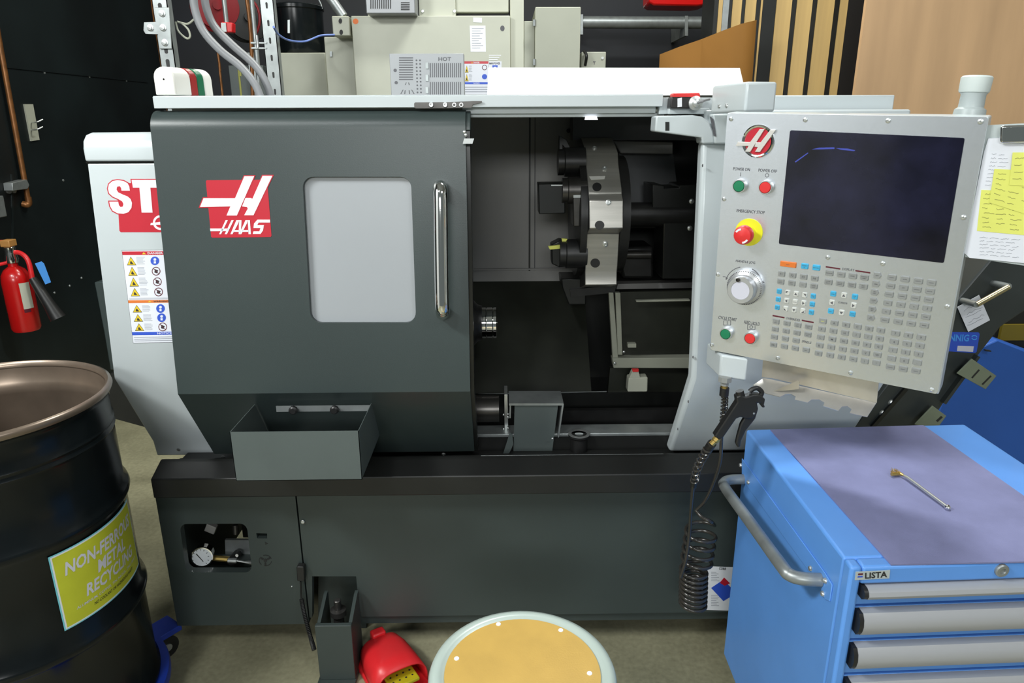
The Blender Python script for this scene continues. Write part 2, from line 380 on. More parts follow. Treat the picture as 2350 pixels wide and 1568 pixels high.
# hood (sloping white roof cover)
A0, A1 = at(1118, 222, Y=1.93), at(1712, 222, Y=1.93); B0, B1 = at(1121, 155, Y=2.35), at(1698, 156, Y=2.35)
mb = MB(); z0 = 1.681
vs = [Vector((A0.x, 1.93, z0)), Vector((A1.x, 1.93, z0)), B1, B0, Vector((A0.x, 2.75, z0)), Vector((A1.x, 2.75, z0)), Vector((B1.x, 2.75, B1.z)), Vector((B0.x, 2.75, B0.z))]
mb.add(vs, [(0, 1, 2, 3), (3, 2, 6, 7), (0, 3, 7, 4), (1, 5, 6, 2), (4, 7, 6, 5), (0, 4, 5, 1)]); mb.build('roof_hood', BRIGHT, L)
# right hand top rail
MB().box((.64, 1.88, 1.640), (1.010, 2.75, 1.678)).build('top_rail', WHITE, L, bevel=.003)
# rail end and interlock base
MB().px(PY(1.86), [(1516, 224), (1640, 224), (1640, 262), (1512, 262)], -.05, 0).build('rail_end_plate', WHITE, L, bevel=.001)
MB().px(PY(1.855), [(1536, 248), (1628, 248), (1632, 262), (1534, 262)], 0, .02).build('switch_base', WHITE, L, bevel=.002)
sw = MB().px(PY(1.825), quadrr((1541, 222), (1607, 222), (1607, 249), (1538, 249), .15), -.03, .01).build('interlock_switch', RUBBER, L, bevel=.003)
MB().px(PY(1.823), quadrr((1544, 214), (1606, 213), (1608, 224), (1544, 225), .3), -.025, .006).build('switch_cap', REDB, sw, bevel=.002)
MB().px(PY(1.814), [(1555, 226), (1565, 224), (1565, 245), (1555, 246)], 0, .0015).build('switch_label', VINYL, sw)
c = PY(1.812).hit(1595, 237); MB().lathe(c, (0, -1, 0), [(.017, 0), (.017, .008), (.010, .010), (.010, .016), (.006, .018), (0, .018)], 20).build('cable_gland', ZINC, sw)
MB().tube(bez([c+Vector((0, -.014, 0)), c+Vector((.012, -.03, .004)), at(1612, 232, Y=1.80), at(1628, 228, Y=1.83)], 6), .003, 8).build('switch_cable', HOSE, sw)
# ---- left end cover with its cap
XE = -1.09
def prof(X, pts): return [at(*q, X=X) for q in pts]
e = prof(XE, [(200, 375), (262, 870), (355, 1010), (372, 1035)])
e[3] = Vector((XE, e[2].y+.002, e[3].z-.03)); LPL = Plane(e[0], (e[1]-e[0]).cross(Vector((1, 0, 0))))
if LPL.n.y > 0: LPL.n = -LPL.n
zs = .622
ep = [e[0], e[1], e[2]+Vector((0, -.012, 0)), Vector((XE, e[2].y-.002, zs))]
MB().prism(ep+[Vector((XE, 2.75, zs)), Vector((XE, 2.75, e[0].z))], (.55, 0, 0)).build('left_end_cover', WHITE, L, bevel=.004, seg=3)
zt = e[0].z+.004; yt = e[0].y-.002; hc = at(250, 304, Y=yt+.05).z-zt
cp = [Vector((XE-.004, yt, zt)), Vector((XE-.004, yt, zt+hc*.45)), Vector((XE-.004, yt+.006, zt+hc*.72)), Vector((XE-.004, yt+.022, zt+hc*.92)), Vector((XE-.004, yt+.05, zt+hc)), Vector((XE-.004, 2.75, zt+hc)), Vector((XE-.004, 2.75, zt))]
MB().prism(cp, (.55, 0, 0)).build('end_cover_cap', WHITE, L, bevel=.006, seg=3)
MB().prism(cp[:1]+[Vector((XE, yt+.004, zt-.007)), Vector((XE, 2.7, zt-.007)), Vector((XE, 2.7, zt))], (.5, 0, 0)).build('cover_seam', BLACK, L)
pl = Plane((0, e[2].y-.004, 0), (0, -1, 0))
MB().px(pl, circ(380, 1025, 9, 8), 0, .001).build('cover_plug', BLACK, L)
screw('cover_bolt', pl, (410, 1031), .008, L, hex_=False)
# model-letter decal
mb = MB()
mb.px(LPL, [(268, 420), (400, 420), (400, 533), (277, 533), (274, 530)], 0, .0006, 0)
S_ = [(180+a/2.613, 280+b/2.613) for a, b in ((308, 412), (305, 388), (295, 368), (270, 354), (235, 349), (205, 354), (183, 373), (177, 400), (184, 428), (205, 447), (240, 463), (262, 476), (270, 492), (266, 508), (252, 510), (243, 500), (238, 478), (185, 478), (190, 505), (205, 532), (235, 548), (270, 551), (300, 541), (318, 515), (321, 485), (312, 462), (295, 447), (265, 435), (238, 422), (228, 405), (232, 388), (248, 385), (256, 396), (258, 412))]
mb.px(LPL, grow(S_, 2.4), 0, .0009, 0); mb.px(LPL, S_, 0, .0013, 1)
T_ = [(302, 413), (370, 413), (373, 431), (345, 431), (350, 488), (325, 488), (320, 431), (305, 431)]
mb.px(LPL, grow(T_, 2.4), 0, .0009, 0); mb.px(LPL, T_, 0, .0013, 1)
ring = circ(368, 511, 17, 17, 24, 60, 300)+circ(368, 511, 12, 12, 24, 300, 60); mb.px(LPL, ring, 0, .0013, 1); mb.px(LPL, [(346, 512), (372, 509), (372, 516), (345, 517)], 0, .0014, 1)
mb.build('model_decal', [RED, VINYL], L, smooth=0)
# warning decal
def warn_decal(pl, tl, tr, br, bl, name, parent, rows, full=True):
    def q(u, v):
        a = (tl[0]+(tr[0]-tl[0])*u, tl[1]+(tr[1]-tl[1])*u); b = (bl[0]+(br[0]-bl[0])*u, bl[1]+(br[1]-bl[1])*u)
        return (a[0]+(b[0]-a[0])*v, a[1]+(b[1]-a[1])*v)
    mb = MB(); P = lambda l, h, m: mb.px(pl, [q(*k) for k in l], 0, h, m)
    rc = lambda u0, v0, u1, v1, h, m: P([(u0, v0), (u1, v0), (u1, v1), (u0, v1)], h, m)
    asp = math.dist(tl, bl)/math.dist(tl, tr)
    rc(-.004, -.003, 1.004, 1.003, .0004, 3); rc(0, 0, 1, 1, .0006, 0)
    for kind, v0, v1 in rows:
        if kind in ('red', 'orange', 'blue'):
            rc(0, v0, 1, v1, .0009, {'red': 1, 'orange': 4, 'blue': 5}[kind])
            mb.text({'red': 'DANGER', 'orange': 'WARNING', 'blue': 'NOTICE'}[kind], pl.hit(*q(.40, v1-(v1-v0)*.2), off=.0012), pl.hit(*q(.64, v1-(v1-v0)*.2), off=.0012), pl.hit(*q(.40, v0+(v1-v0)*.2), off=.0012), 0 if kind != 'orange' else 3, bold=.02)
            if kind != 'blue': P([(.34, v0+(v1-v0)*.2), (.37, v1-(v1-v0)*.2), (.31, v1-(v1-v0)*.2)], .0011, 2)
        elif kind == 'row':
            h = v1-v0; r = h*asp/2*.86
            for s_ in ((0,) if not full else (0, .5)):
                P([(s_+.05+.075, v0+h*.06), (s_+.05+.15, v1-h*.08), (s_+.05, v1-h*.08)], .0008, 3)
                P([(s_+.05+.075, v0+h*.14), (s_+.05+.14, v1-h*.13), (s_+.05+.01, v1-h*.13)], .001, 2)
                g = random.choice([0, 1, 2])
                P([(s_+.10, v1-h*.3), (s_+.12, v0+h*.45), (s_+.14, v1-h*.35), (s_+.155, v1-h*.2), (s_+.11, v1-h*.2)], .0012, 3)
                for i in range(6): rc(s_+.21, v0+h*(.12+.13*i), s_+.21+random.uniform(.10, .14), v0+h*(.16+.13*i), .0009, 6)
        elif kind in ('c', 'n'):
            pass
        elif kind == 'text':
            for i in range(3): rc(.02, v0+(v1-v0)*(.2+.3*i), .96, v0+(v1-v0)*(.3+.3*i), .0009, 6)
    return mb, q, P, rc
DT = warn_decal(LPL, (280, 575), (425, 574), (449, 785), (306, 787), 'w', L, [('red', .012, .05), ('row', .06, .17), ('row', .17, .285), ('row', .285, .40), ('row', .40, .505), ('text', .51, .535), ('orange', .54, .57), ('row', .585, .68), ('row', .685, .78), ('row', .785, .88), ('blue', .885, .918), ('text', .925, .99)], full=False)
mb, q, P, rc = DT
for i, (v0, v1) in enumerate([(.06, .17), (.17, .285), (.285, .40), (.40, .505), (.585, .68), (.685, .78), (.785, .88)]):
    cc = q(.50, (v0+v1)/2); r = 10
    if i in (0, 4, 5):
        mb.px(LPL, circ(*cc, r), 0, .0009, 5); mb.px(LPL, circ(cc[0], cc[1]-3, 3.2), 0, .0012, 0); mb.px(LPL, [(cc[0]-2.5, cc[1]+1), (cc[0]+2.5, cc[1]+1), (cc[0]+2.5, cc[1]+6), (cc[0]-2.5, cc[1]+6)], 0, .0012, 0)
    else:
        mb.px(LPL, circ(*cc, r), 0, .0009, 7); mb.px(LPL, circ(*cc, r-1.8), 0, .0011, 0)
        mb.px(LPL, [(cc[0]-3, cc[1]-5), (cc[0]+5, cc[1]-2), (cc[0]+2, cc[1]+5), (cc[0]-4, cc[1]+3)], 0, .0012, 3); mb.px(LPL, [(cc[0]-7, cc[1]-6), (cc[0]-6, cc[1]-7), (cc[0]+7, cc[1]+6), (cc[0]+6, cc[1]+7)], 0, .0014, 7)
mb.build('warning_decal', [PAPER, RED, WARNY, LETBLK, ORK, HENB, PENCIL, MAROON], L, smooth=0)
# rear cabinet seen past the left end, and the dark underframe
MB().px(PY(2.55), [(216, 648), (330, 640), (345, 800), (300, 850), (253, 850), (238, 760)], -.35, 0).build('rear_cabinet', DOOR, L, bevel=.004)
MB().px(PY(2.25), [(252, 858), (330, 850), (400, 1005), (345, 984), (262, 961), (250, 930)], -.45, 0).build('underframe', BLACK, L)
# ---- right enclosure
XQ = .505
r_ = prof(XQ, [(1612, 325), (1588, 870), (1535, 1038)])
RPL = Plane(r_[0], (r_[1]-r_[0]).cross(Vector((1, 0, 0))))
if RPL.n.y > 0: RPL.n = -RPL.n
pr = [r_[0], r_[1], r_[2]]
MB().prism(pr+[p+Vector((0, .05, 0)) for p in pr][::-1], (1.04-XQ, 0, 0)).build('right_front_panel', WHITE, L, bevel=.012, seg=3)
MB().prism([Vector((.94, p.y+.052, p.z)) for p in pr]+[Vector((.94, 2.65, r_[2].z)), Vector((.94, 2.65, 1.63)), Vector((.94, r_[0].y+.052, 1.63))], (.02, 0, 0)).build('inner_side_wall', BLACK, L)
MB().prism([Vector((1.0, p.y+.03, p.z)) for p in pr]+[Vector((1.0, 2.7, r_[2].z)), Vector((1.0, 2.7, 1.64)), Vector((1.0, r_[0].y+.03, 1.64))], (.03, 0, 0)).build('right_end_wall', WHITE, L)
MB().box((XQ+.004, r_[0].y+.012, r_[0].z), (1.03, r_[0].y+.06, 1.642)).build('right_upper_panel', WHITE, L, bevel=.006)
for q in ((1614, 380), (1592, 820), (1581, 922), (1557, 985)): screw('panel_screw', Plane((XQ, 0, 0), (-1, 0, 0)), (q[0]-1, q[1]), .004, L, LETGREY, .002, False)
# corner bracket that carries the pendant
pb = PY(1.80); arm = [(1506, 266), (1590, 264), (1612, 268), (1628, 280), (1637, 300), (1641, 330), (1612, 330), (1611, 316), (1503, 302)]
MB().px(pb, arm, -.06, 0).build('corner_bracket', WHITE, L, bevel=.004)
MB().px(pb, [(1527, 280), (1536, 280), (1536, 300), (1527, 300)], 0, .001).build('bracket_slot', BLACK, L)
MB().px(PY(1.79), [(1636, 262), (1690, 262), (1690, 330), (1641, 330), (1640, 300)], -.05, 0).build('pivot_column', WHITE, L, bevel=.004)
MB().px(pb, [(1632, 268), (1637, 275), (1641, 295), (1643, 313), (1641, 313), (1638, 292), (1634, 278)], 0, .012).build('column_seam', LETGREY, L)
# ---- interior
MB().box((-.55, 2.62, 1.03), (.30, 2.64, 1.66)).build('inner_back_sheet', INGREY, L)
MB().px(PY(2.618), [(1214, 270), (1218, 270), (1217, 622), (1213, 622)], 0, .002).build('sheet_seam', BLACK, L)
MB().px(PY(2.618), [(1227, 270), (1229, 270), (1228, 620), (1226, 620)], 0, .002).build('sheet_seam', LETGREY, L)
MB().px(PY(2.618), [(1088, 618), (1300, 616), (1300, 619), (1088, 621)], 0, .012).build('sheet_lip', INGREY, L)
MB().box((.30, 2.66, .6), (.94, 2.70, 1.66)).build('inner_back_sheet', BLACK, L)
MB().box((-.56, 2.0, .6), (-.54, 2.7, 1.66)).build('inner_left_wall', INDARK, L)
mb = MB(); a = at(1090, 903, Y=2.30); 
mb.prism([Vector((-.55, 2.62, 1.04)), Vector((-.55, 2.30, a.z)), Vector((-.55, 2.34, a.z-.01)), Vector((-.55, 2.66, 1.04))], (.86, 0, 0)); mb.build('lower_back_sheet', INDARK, L)
mb = MB(); mb.tube([at(1098, 905, Y=2.295), at(1392, 899, Y=2.295)], .002, 6); mb.build('sheet_edge_highlight', GALV, L)  # edge highlight of the lower sheet, modelled as a pale tube
MB().box((-.55, 2.29, .60), (.93, 2.31, a.z)).build('trough_wall', BLACK, L)
# trough, front wall, bright ledge
zl = at(1400, 985, Y=2.02).z
MB().box((-.10, 1.99, zl-.012), (.93, 2.06, zl)).build('front_ledge', GALV, L, bevel=.003)
MB().box((-.10, 1.987, .52), (.93, 2.02, zl-.012)).build('trough_front', TRAY, L)
MB().box((-.10, 2.06, .60), (.93, 2.29, .63)).build('trough_floor', INDARK, L)
mb = MB(); zz = at(1300, 940, Y=2.18).z; mb.box((.05, 2.17, zz-.05), (.93, 2.19, zz)); mb.build('trough_rail', IRON, L)
c = at(1328, 998, Z=zl-.008)
MB().lathe((c.x, 1.985, .56), (0, 0, 1), [(.026, 0), (.026, zl-.572), (.034, zl-.566), (.034, zl-.56), (.014, zl-.56), (.014, zl-.58), (0, zl-.58)], 28).build('drain_boss', IRON, L)
mb = MB().lathe((c.x, 1.985, zl+.0005), (0, 0, 1), [(.024, 0), (.034, 0), (.034, .002), (.024, .002), (.024, 0)], 28); mb.build('boss_ring', ZINC, L)
# spindle nose and collet
ca = Vector((-.04, 2.25, .978))
MB().lathe(ca+Vector((-.10, 0, 0)), (1, 0, 0), [(.098, -.3), (.098, 0), (.090, .03), (.062, .055), (.058, .07)], 40).build('spindle_nose', IRON, L)
MB().lathe(ca+Vector((-.03, 0, 0)), (1, 0, 0), [(.052, 0), (.052, .012), (.049, .014), (.052, .016), (.052, .034), (.049, .036), (.052, .038), (.052, .047), (.046, .050), (.022, .050), (.022, .03), (0, .03)], 40).build('collet_chuck', CHROME, L)
for k in range(6):
    t = R(60*k+20); MB().cyl(ca+Vector((-.095, .078*math.cos(t), .078*math.sin(t))), (1, 0, 0), .007, .012, 10).build('nose_bolt', ZINC, L)
# parts catcher
pc = PY(2.02)
cy = at(1090, 945, Y=2.06)
MB().cyl(Vector((-.14, 2.06, cy.z+.01)), (1, 0, 0), .043, .125, 28).build('catcher_cylinder', GUNM, L)
MB().px(PY(2.03), [(1157, 906), (1165, 906), (1167, 1003), (1158, 1003)], -.08, .0).build('catcher_flange', ZINC, L, bevel=.001)
for q in ((1156, 952), (1166, 951), (1166, 958), (1156, 985), (1166, 983)): screw('catcher_bolt', PY(2.025), q, .004, L, hex_=False)
MB().px(PY(1.98), [(1181, 930), (1281, 928), (1266, 1046), (1178, 1046)], -.004, 0).build('catcher_plate', BIN, L)
mb = MB(); mb.px(PY(1.975), [(1168, 926), (1293, 926), (1293, 931), (1168, 931)], -.10, .004); mb.px(PY(1.97), [(1290, 928), (1294, 928), (1283, 1004), (1280, 1004)], -.08, 0); mb.px(PY(1.98), [(1170, 928), (1173, 928), (1172, 960), (1169, 960)], -.06, 0)
mb.build('catcher_frame', GALV, L)
MB().px(PY(1.965), [(1170, 993), (1176, 998), (1178, 1020), (1170, 1038), (1163, 1047), (1153, 1047)], -.003, 0).build('catcher_chute', BIN, L)
screw('catcher_bolt', PY(1.96), (1268, 1007), .004, L, hex_=False)
# turret
XT = .26
tp = [(1341, 333), (1343, 352), (1344, 378), (1350, 440), (1350, 447), (1352, 460), (1352, 525), (1346, 536), (1343, 610), (1342, 625), (1342, 655)]
T3 = [at(*q_, X=XT) for q_ in tp]
T3[0] = T3[0]+Vector((0, .03, .0))
back = [Vector((XT, 2.36, 1.07)), Vector((XT, 2.50, 1.15)), Vector((XT, 2.56, 1.32)), Vector((XT, 2.50, 1.50)), Vector((XT, 2.38, 1.57))]
tm = MB().prism(T3+back, (.103, 0, 0)); tm.m[0] = tm.m[1] = 1
tur = tm.build('tool_turret', [STEEL, IRON], L, bevel=.003)
tcx = Vector((XT, 2.33, 1.325))
MB().cyl(tcx+Vector((.103, 0, 0)), (1, 0, 0), .19, .03, 36).build('turret_hub', IRON, tur)
MB().cyl(tcx+Vector((.13, 0, 0)), (1, 0, 0), .04, .25, 30).build('turret_shaft', IRON, tur)
MB().lathe(tcx+Vector((0, 0, 0)), (-1, 0, 0), [(.20, 0), (.20, .02), (.13, .03), (0, .03)], 36).build('turret_face', IRON, tur)
def facet(i): return Plane(T3[i], (T3[i+1]-T3[i]).cross(Vector((1, 0, 0))))
for i, (bx, by, bh) in {2: (1370, 429, 10.5), 5: (1376, 517, 11), 7: (1366, 604, 11)}.items():
    f_ = facet(i)
    if f_.n.y > 0: f_.n = -f_.n
    MB().px(f_, circ(bx, by, bh, bh*.95), -.001, .0008).build('tool_bore', LETBLK, tur)
for i, q_ in ((2, (1387, 388)), (5, (1396, 465)), (7, (1389, 560)), (0, (1364, 341))):
    f_ = facet(i)
    if f_.n.y > 0: f_.n = -f_.n
    MB().lathe(f_.hit(*q_), f_.n, [(.0085, 0), (.0085, .005), (.005, .006), (.005, .003), (0, .003)], 14).build('clamp_screw', ZINC, tur)
f_ = facet(2); f_.n = -f_.n if f_.n.y > 0 else f_.n
MB().px(f_, [(1352, 405), (1389, 404), (1387, 411), (1357, 413)], 0, .0008).build('paint_mark', CREAM, tur)
# tool holders on the turret
def holder(p0, r, ln, extra=None, name='tool_holder', m=GUNM):
    h = MB().lathe(p0, (-1, 0, 0), [(r, 0), (r, ln*.75), (r*.9, ln*.78), (r*.9, ln), (0, ln)], 28).build(name, m, tur); return h
h1 = holder(at(1345, 437, Y=2.2), .042, .075)
MB().px(PY(2.2), [(1235, 422), (1297, 421), (1297, 490), (1237, 492)], -.09, 0).build('boring_block', BLACK, h1, bevel=.003)
MB().px(PY(2.195), [(1265, 424), (1300, 424), (1300, 427), (1265, 427)], 0, .002).build('boring_bar', ZINC, h1)
h2 = holder(at(1345, 582, Y=2.2), .046, .085, m=IRON)
MB().px(PY(2.2), [(1265, 562), (1285, 552), (1305, 556), (1305, 612), (1283, 614), (1266, 606)], -.06, 0).build('cutter_head', BLACK, h2, bevel=.004)
MB().px(PY(2.195), [(1258, 566), (1288, 562), (1284, 571), (1262, 573)], -.01, .004).build('cutter_insert', NOTE, h2); MB().px(PY(2.195), [(1289, 548), (1302, 549), (1300, 556), (1290, 555)], -.01, .004).build('cutter_insert', NOTE, h2)
h3 = MB().px(PY(2.16), [(1315, 448), (1350, 448), (1352, 520), (1316, 520)], -.09, 0).build('turning_tool_holder', GUNM, tur, bevel=.003)
MB().px(PY(2.158), [(1316, 448), (1350, 447), (1350, 454), (1316, 454)], 0, .002).build('holder_wedge', ZINC, h3)
holder(at(1342, 372, Y=2.26), .045, .085, m=IRON)
MB().px(PY(2.26), [(1283, 311), (1300, 320), (1315, 350), (1306, 352), (1292, 335), (1292, 395), (1283, 395)], -.03, 0).build('coolant_nozzle_bracket', BLACK, tur, bevel=.002)
MB().px(PY(2.3), [(1288, 640), (1345, 640), (1345, 700), (1305, 700), (1290, 660)], -.12, 0).build('lower_tool_block', BLACK, tur, bevel=.004)
MB().px(PY(2.29), [(1308, 665), (1415, 655), (1410, 672), (1310, 682)], -.05, 0).build('lower_clamp_plate', IRON, tur)
# slide, way covers and tailstock behind the turret
MB().px(PY(2.5), [(1405, 322), (1545, 326), (1545, 354), (1425, 352)], -.05, .03).build('slide_cover', INGREY, L, bevel=.004)
MB().px(PY(2.52), [(1420, 352), (1545, 354), (1560, 480), (1432, 470)], -.08, 0).build('slide_housing', mat('slide_grey', (.10, .105, .11), .4, noise=.1), L)
MB().px(PY(2.42), [(1436, 470), (1524, 473), (1522, 502), (1437, 500)], -.06, 0).build('way_cover', INGREY, L)
for k in range(3): MB().px(PY(2.43), [(1437, 502+k*8), (1520, 504+k*8), (1520, 508+k*8), (1437, 507+k*8)], -.05, 0).build('way_wiper', IRON, L)
mb = MB(); mb.px(PY(2.3), [(1497, 424), (1525, 426), (1525, 432), (1558, 431), (1560, 425), (1606, 424), (1600, 640), (1520, 640), (1524, 480), (1497, 478)], -.15, 0); mb.build('tailstock_bracket', BLACK, L, bevel=.003)
for q_ in ((1587, 462), (1583, 524)): screw('tailstock_bolt', PY(2.3), q_, .009, L, h=.006, hex_=False)
MB().px(PY(2.35), [(1420, 568), (1500, 566), (1500, 640), (1430, 640), (1420, 600)], -.15, 0).build('tailstock_body', IRON, L, bevel=.01)
MB().cyl(at(1425, 585, Y=2.33), (1, 0, 0), .014, .10, 18).build('coolant_pipe', GUNM, L)
mb = MB(); mb.px(PY(2.45), [(1418, 652), (1598, 648), (1598, 661), (1415, 664)], -.05, 0); mb.build('cross_beam', INGREY, L)
# lower right way frame
FR = PY(2.28)
mb = MB(); mb.px(FR, [(1397, 672), (1408, 672), (1419, 822), (1406, 822)], -.02, 0); mb.px(FR, [(1412, 672), (1424, 672), (1429, 815), (1418, 815)], -.02, 0)
mb.px(FR, [(1405, 823), (1590, 821), (1588, 846), (1408, 845)], -.03, .01); mb.px(FR, [(1460, 690), (1584, 688), (1584, 692), (1460, 694)], -.02, .0)
mb.build('way_frame', BEIGE2, L, bevel=.002)
MB().px(PY(2.31), [(1424, 670), (1600, 668), (1592, 822), (1430, 822)], -.02, 0).build('way_cover_plate', INDARK, L)
for q_ in ((1411, 834), (1432, 808)): screw('frame_bolt', PY(2.265), q_, .005, L, hex_=False)
MB().px(PY(2.27), [(1441, 789), (1460, 789), (1460, 798), (1441, 798)], 0, .02).build('frame_catch', BEIGE2, L)
lt = MB().px(PY(2.2), quadrr((1443, 868), (1487, 866), (1486, 900), (1440, 900), .1), -.04, 0).build('level_sensor', BEIGE, L, bevel=.003)
MB().px(PY(2.2), [(1452, 850), (1465, 850), (1469, 868), (1444, 868)], -.02, 0).build('sensor_neck', BEIGE, lt); MB().px(PY(2.199), [(1451, 848), (1466, 848), (1465, 854), (1452, 854)], -.01, .002).build('sensor_tip', REDB, lt)
MB().px(PY(2.3), [(1400, 845), (1600, 845), (1580, 935), (1392, 935)], -.02, 0).build('lower_right_sheet', INDARK, L)
# dark roof box and top inner parts
MB().px(PY(2.4), [(1315, 250), (1600, 250), (1600, 322), (1315, 322)], -.1, 0).build('upper_gear_housing', BLACK, L)
screw('sheet_bolt', PY(2.6), (1305, 300), .008, L, IRON)
MB().box((-1.05, 2.75, .1), (1.0, 2.78, 1.67)).build('rear_wall', BLACK, L)
# ---- chip tray and base
tx0 = at(345, 1100, Y=1.772).x; tx1 = at(1692, 1100, Y=1.772).x+.35
zt_, zb_ = at(1000, 1056, Y=1.83).z, at(1000, 1137, Y=1.772).z
zm_ = at(1000, 1094, Y=1.772).z
tr = [Vector((tx0, 1.84, zt_+.004)), Vector((tx0, 1.83, zt_)), Vector((tx0, 1.772, zm_)), Vector((tx0, 1.772, zb_)), Vector((tx0, 2.75, zb_)), Vector((tx0, 2.75, zb_+.03)), Vector((tx0, 1.848, zb_+.03)), Vector((tx0, 1.848, zt_+.004))]
MB().prism(tr, (tx1-tx0, 0, 0)).build('chip_tray', TRAY, L, bevel=.003)
MB().box((tx0+.02, 1.860, zb_+.028), (tx1, 1.985, zb_+.034)).build('tray_floor', TRAY, L)
MB().box((tx0+.02, 1.905, zb_+.03), (tx1, 1.915, at(1300, 1046, Y=1.905).z)).build('tray_ledge', TRAY, L)
ze_ = at(1300, 1045, Y=1.905).z; MB().tube([Vector((-.07, 1.905, ze_)), Vector((.48, 1.905, ze_))], .0018, 6).build('ledge_edge', GALV, L)
bx0 = at(358, 1150, Y=1.85).x; bxm = at(695, 1290, Y=1.85).x
zB = at(1000, 1430, Y=1.85).z
pbx = at(1690, 1300, Y=1.85).x+.4
lbp = MB().box((bx0, 1.85, zB+.002), (bxm-.002, 1.875, zb_-.002)).build('base_left_panel', BASE, L)
PB = PY(1.85)
cut(lbp, MB().px(PB, quadrr((412, 1203), (566, 1202), (579, 1314), (427, 1314), .14, 6), -.06, .05, ref=0))
cut(lbp, MB().px(PB, [(588, 1224), (613, 1225), (613, 1236), (590, 1236)], -.06, .05, ref=0))
rbp = MB().box((bxm+.002, 1.852, zB+.025), (pbx, 1.875, zb_-.002)).build('base_right_panel', BASE, L)
cut(rbp, MB().px(PB, [(716, 1324), (817, 1324), (832, 1500), (716, 1500)], -.08, .06, ref=0))
MB().box((at(830, 1430, Y=1.865).x, 1.867, zB-.012), (pbx, 1.89, zB+.03)).build('base_sill', BASE, L)
MB().box((bx0+.01, 1.876, zB+.02), (bx0+.02, 2.7, zb_-.002)).build('base_side', BASE, L)
MB().box((bx0+.05, 2.30, zB+.03), (pbx, 2.33, zb_-.002)).build('base_rear_sheet', BLACK, L)
for q_ in ((695, 1198),): screw('base_bolt', PY(1.849), q_, .006, L)
screw('base_bolt', PY(1.849), (670, 1346), .003, L, hex_=False)
# base symbols
mb = MB(); g = PY(1.8495); g.n = Vector((0, -1, 0))
for a0 in (20, 140, 260): mb.px(g, circ(609, 1287, 15, 13, 10, a0, a0+90)+circ(609, 1287, 13.5, 11.5, 10, a0+90, a0), 0, .0005)
mb.px(g, circ(609, 1287, 4), 0, .0005)
for a0 in (30, 150, 270):
    c_, s_ = math.cos(R(a0)), math.sin(R(a0)); mb.px(g, [(609+c_*5-s_*2, 1287-s_*5-c_*2), (609+c_*12-s_*2, 1287-s_*12-c_*2), (609+c_*12+s_*2, 1287-s_*12+c_*2), (609+c_*5+s_*2, 1287-s_*5+c_*2)], 0, .0005)
mb.px(g, [(608, 1244), (615, 1248), (609, 1251)], 0, .0005); mb.build('base_symbol', LETBLK, L, smooth=0)
# pneumatic unit in the base window
MB().px(PY(1.99), [(516, 1240), (580, 1240), (586, 1330), (520, 1330)], -.01, 0).build('valve_plate', GALV, L)
MB().px(PY(1.96), [(440, 1285), (600, 1285), (604, 1330), (444, 1330)], -.03, 0).build('gauge_shelf', BASE, L)
gc = at(460, 1281, Y=1.90)
gg = MB().lathe(gc+Vector((0, .035, 0)), (0.15, -1, .1), [(.024, 0), (.030, .004), (.030, .03), (.033, .033), (.033, .038), (.029, .038), (.029, .034)], 36, cap_=False).build('pressure_gauge', CHROME, L)
gd = Vector((.15, -1, .1)).normalized(); MB().cyl(gc+Vector((0, .035, 0))+gd*.033, gd, .029, .003, 32).build('gauge_dial', DIALF, gg)
gp = Plane(gc+Vector((0, .035, 0))+gd*.0365, gd); mb = MB(); mb.px(gp, [(449, 1272), (451, 1271), (467, 1289), (466, 1290)], 0, .0006)
for k in range(11):
    a = R(225-27*k); mb.px(gp, [(460+17*math.cos(a), 1281-17*math.sin(a)), (460+20*math.cos(a), 1281-20*math.sin(a)), (460+20*math.cos(a+.06), 1281-20*math.sin(a+.06)), (460+17*math.cos(a+.06), 1281-17*math.sin(a+.06))], 0, .0006)
mb.build('dial_marks', LETBLK, gg, smooth=0)
MB().tube([at(484, 1280, Y=1.93), at(528, 1284, Y=1.93)], [.009, .009], 8).build('brass_fitting', BRASS, L)
MB().tube([at(524, 1286, Y=1.92), at(543, 1287, Y=1.92)], .008, 8).build('tee_fitting', ZINC, L)
MB().tube([at(543, 1287, Y=1.92), at(560, 1290, Y=1.92), at(579, 1292, Y=1.93)], [.003, .003, .007], 8).build('push_fitting', ZINC, L)
MB().cyl(at(546, 1270, Y=1.97), (-.1, -1, .05), .013, .05, 16).build('regulator_knob', RUBBER, L)
MB().cyl(at(544, 1275, Y=1.92), (-.1, -1, .05), .005, .002, 12).build('knob_centre', CREAM, L)
MB().px(PY(1.98), [(474, 1203), (496, 1212), (490, 1228), (468, 1219)], -.02, 0).build('valve_block', INGREY, L, bevel=.002)
MB().cyl(at(540, 1205, Y=1.98), (0, -.2, -1), .009, .03, 12).build('pipe_union', GUNM, L)
MB().px(PY(1.88), [(716, 1324), (817, 1324), (832, 1500), (716, 1500)], -.09, -.08, ref=0).build('notch_back', BASE, L)
# wall clip on the base with dangling cable
MB().px(PY(1.849), quadrr((680, 1301), (697, 1301), (699, 1335), (682, 1335), .2), -.0, .02).build('cable_clip', RUBBER, L, bevel=.002)
mb = MB(); cp_ = bez([at(690, 1335, Y=1.83), at(692, 1375, Y=1.83), at(700, 1415, Y=1.81), at(712, 1460, Y=1.79), at(721, 1492, Y=1.76)], 12)
mb.tube(cp_, .003, 8); rings = [i for i in range(14, len(cp_), 1)]
for i in range(12, len(cp_)-1, 1): mb.lathe(cp_[i], cp_[i+1]-cp_[i], [(.003, 0), (.007, .001), (.007, .004), (.003, .005)], 8)
mb.build('pedal_cable', RUBBER, L)
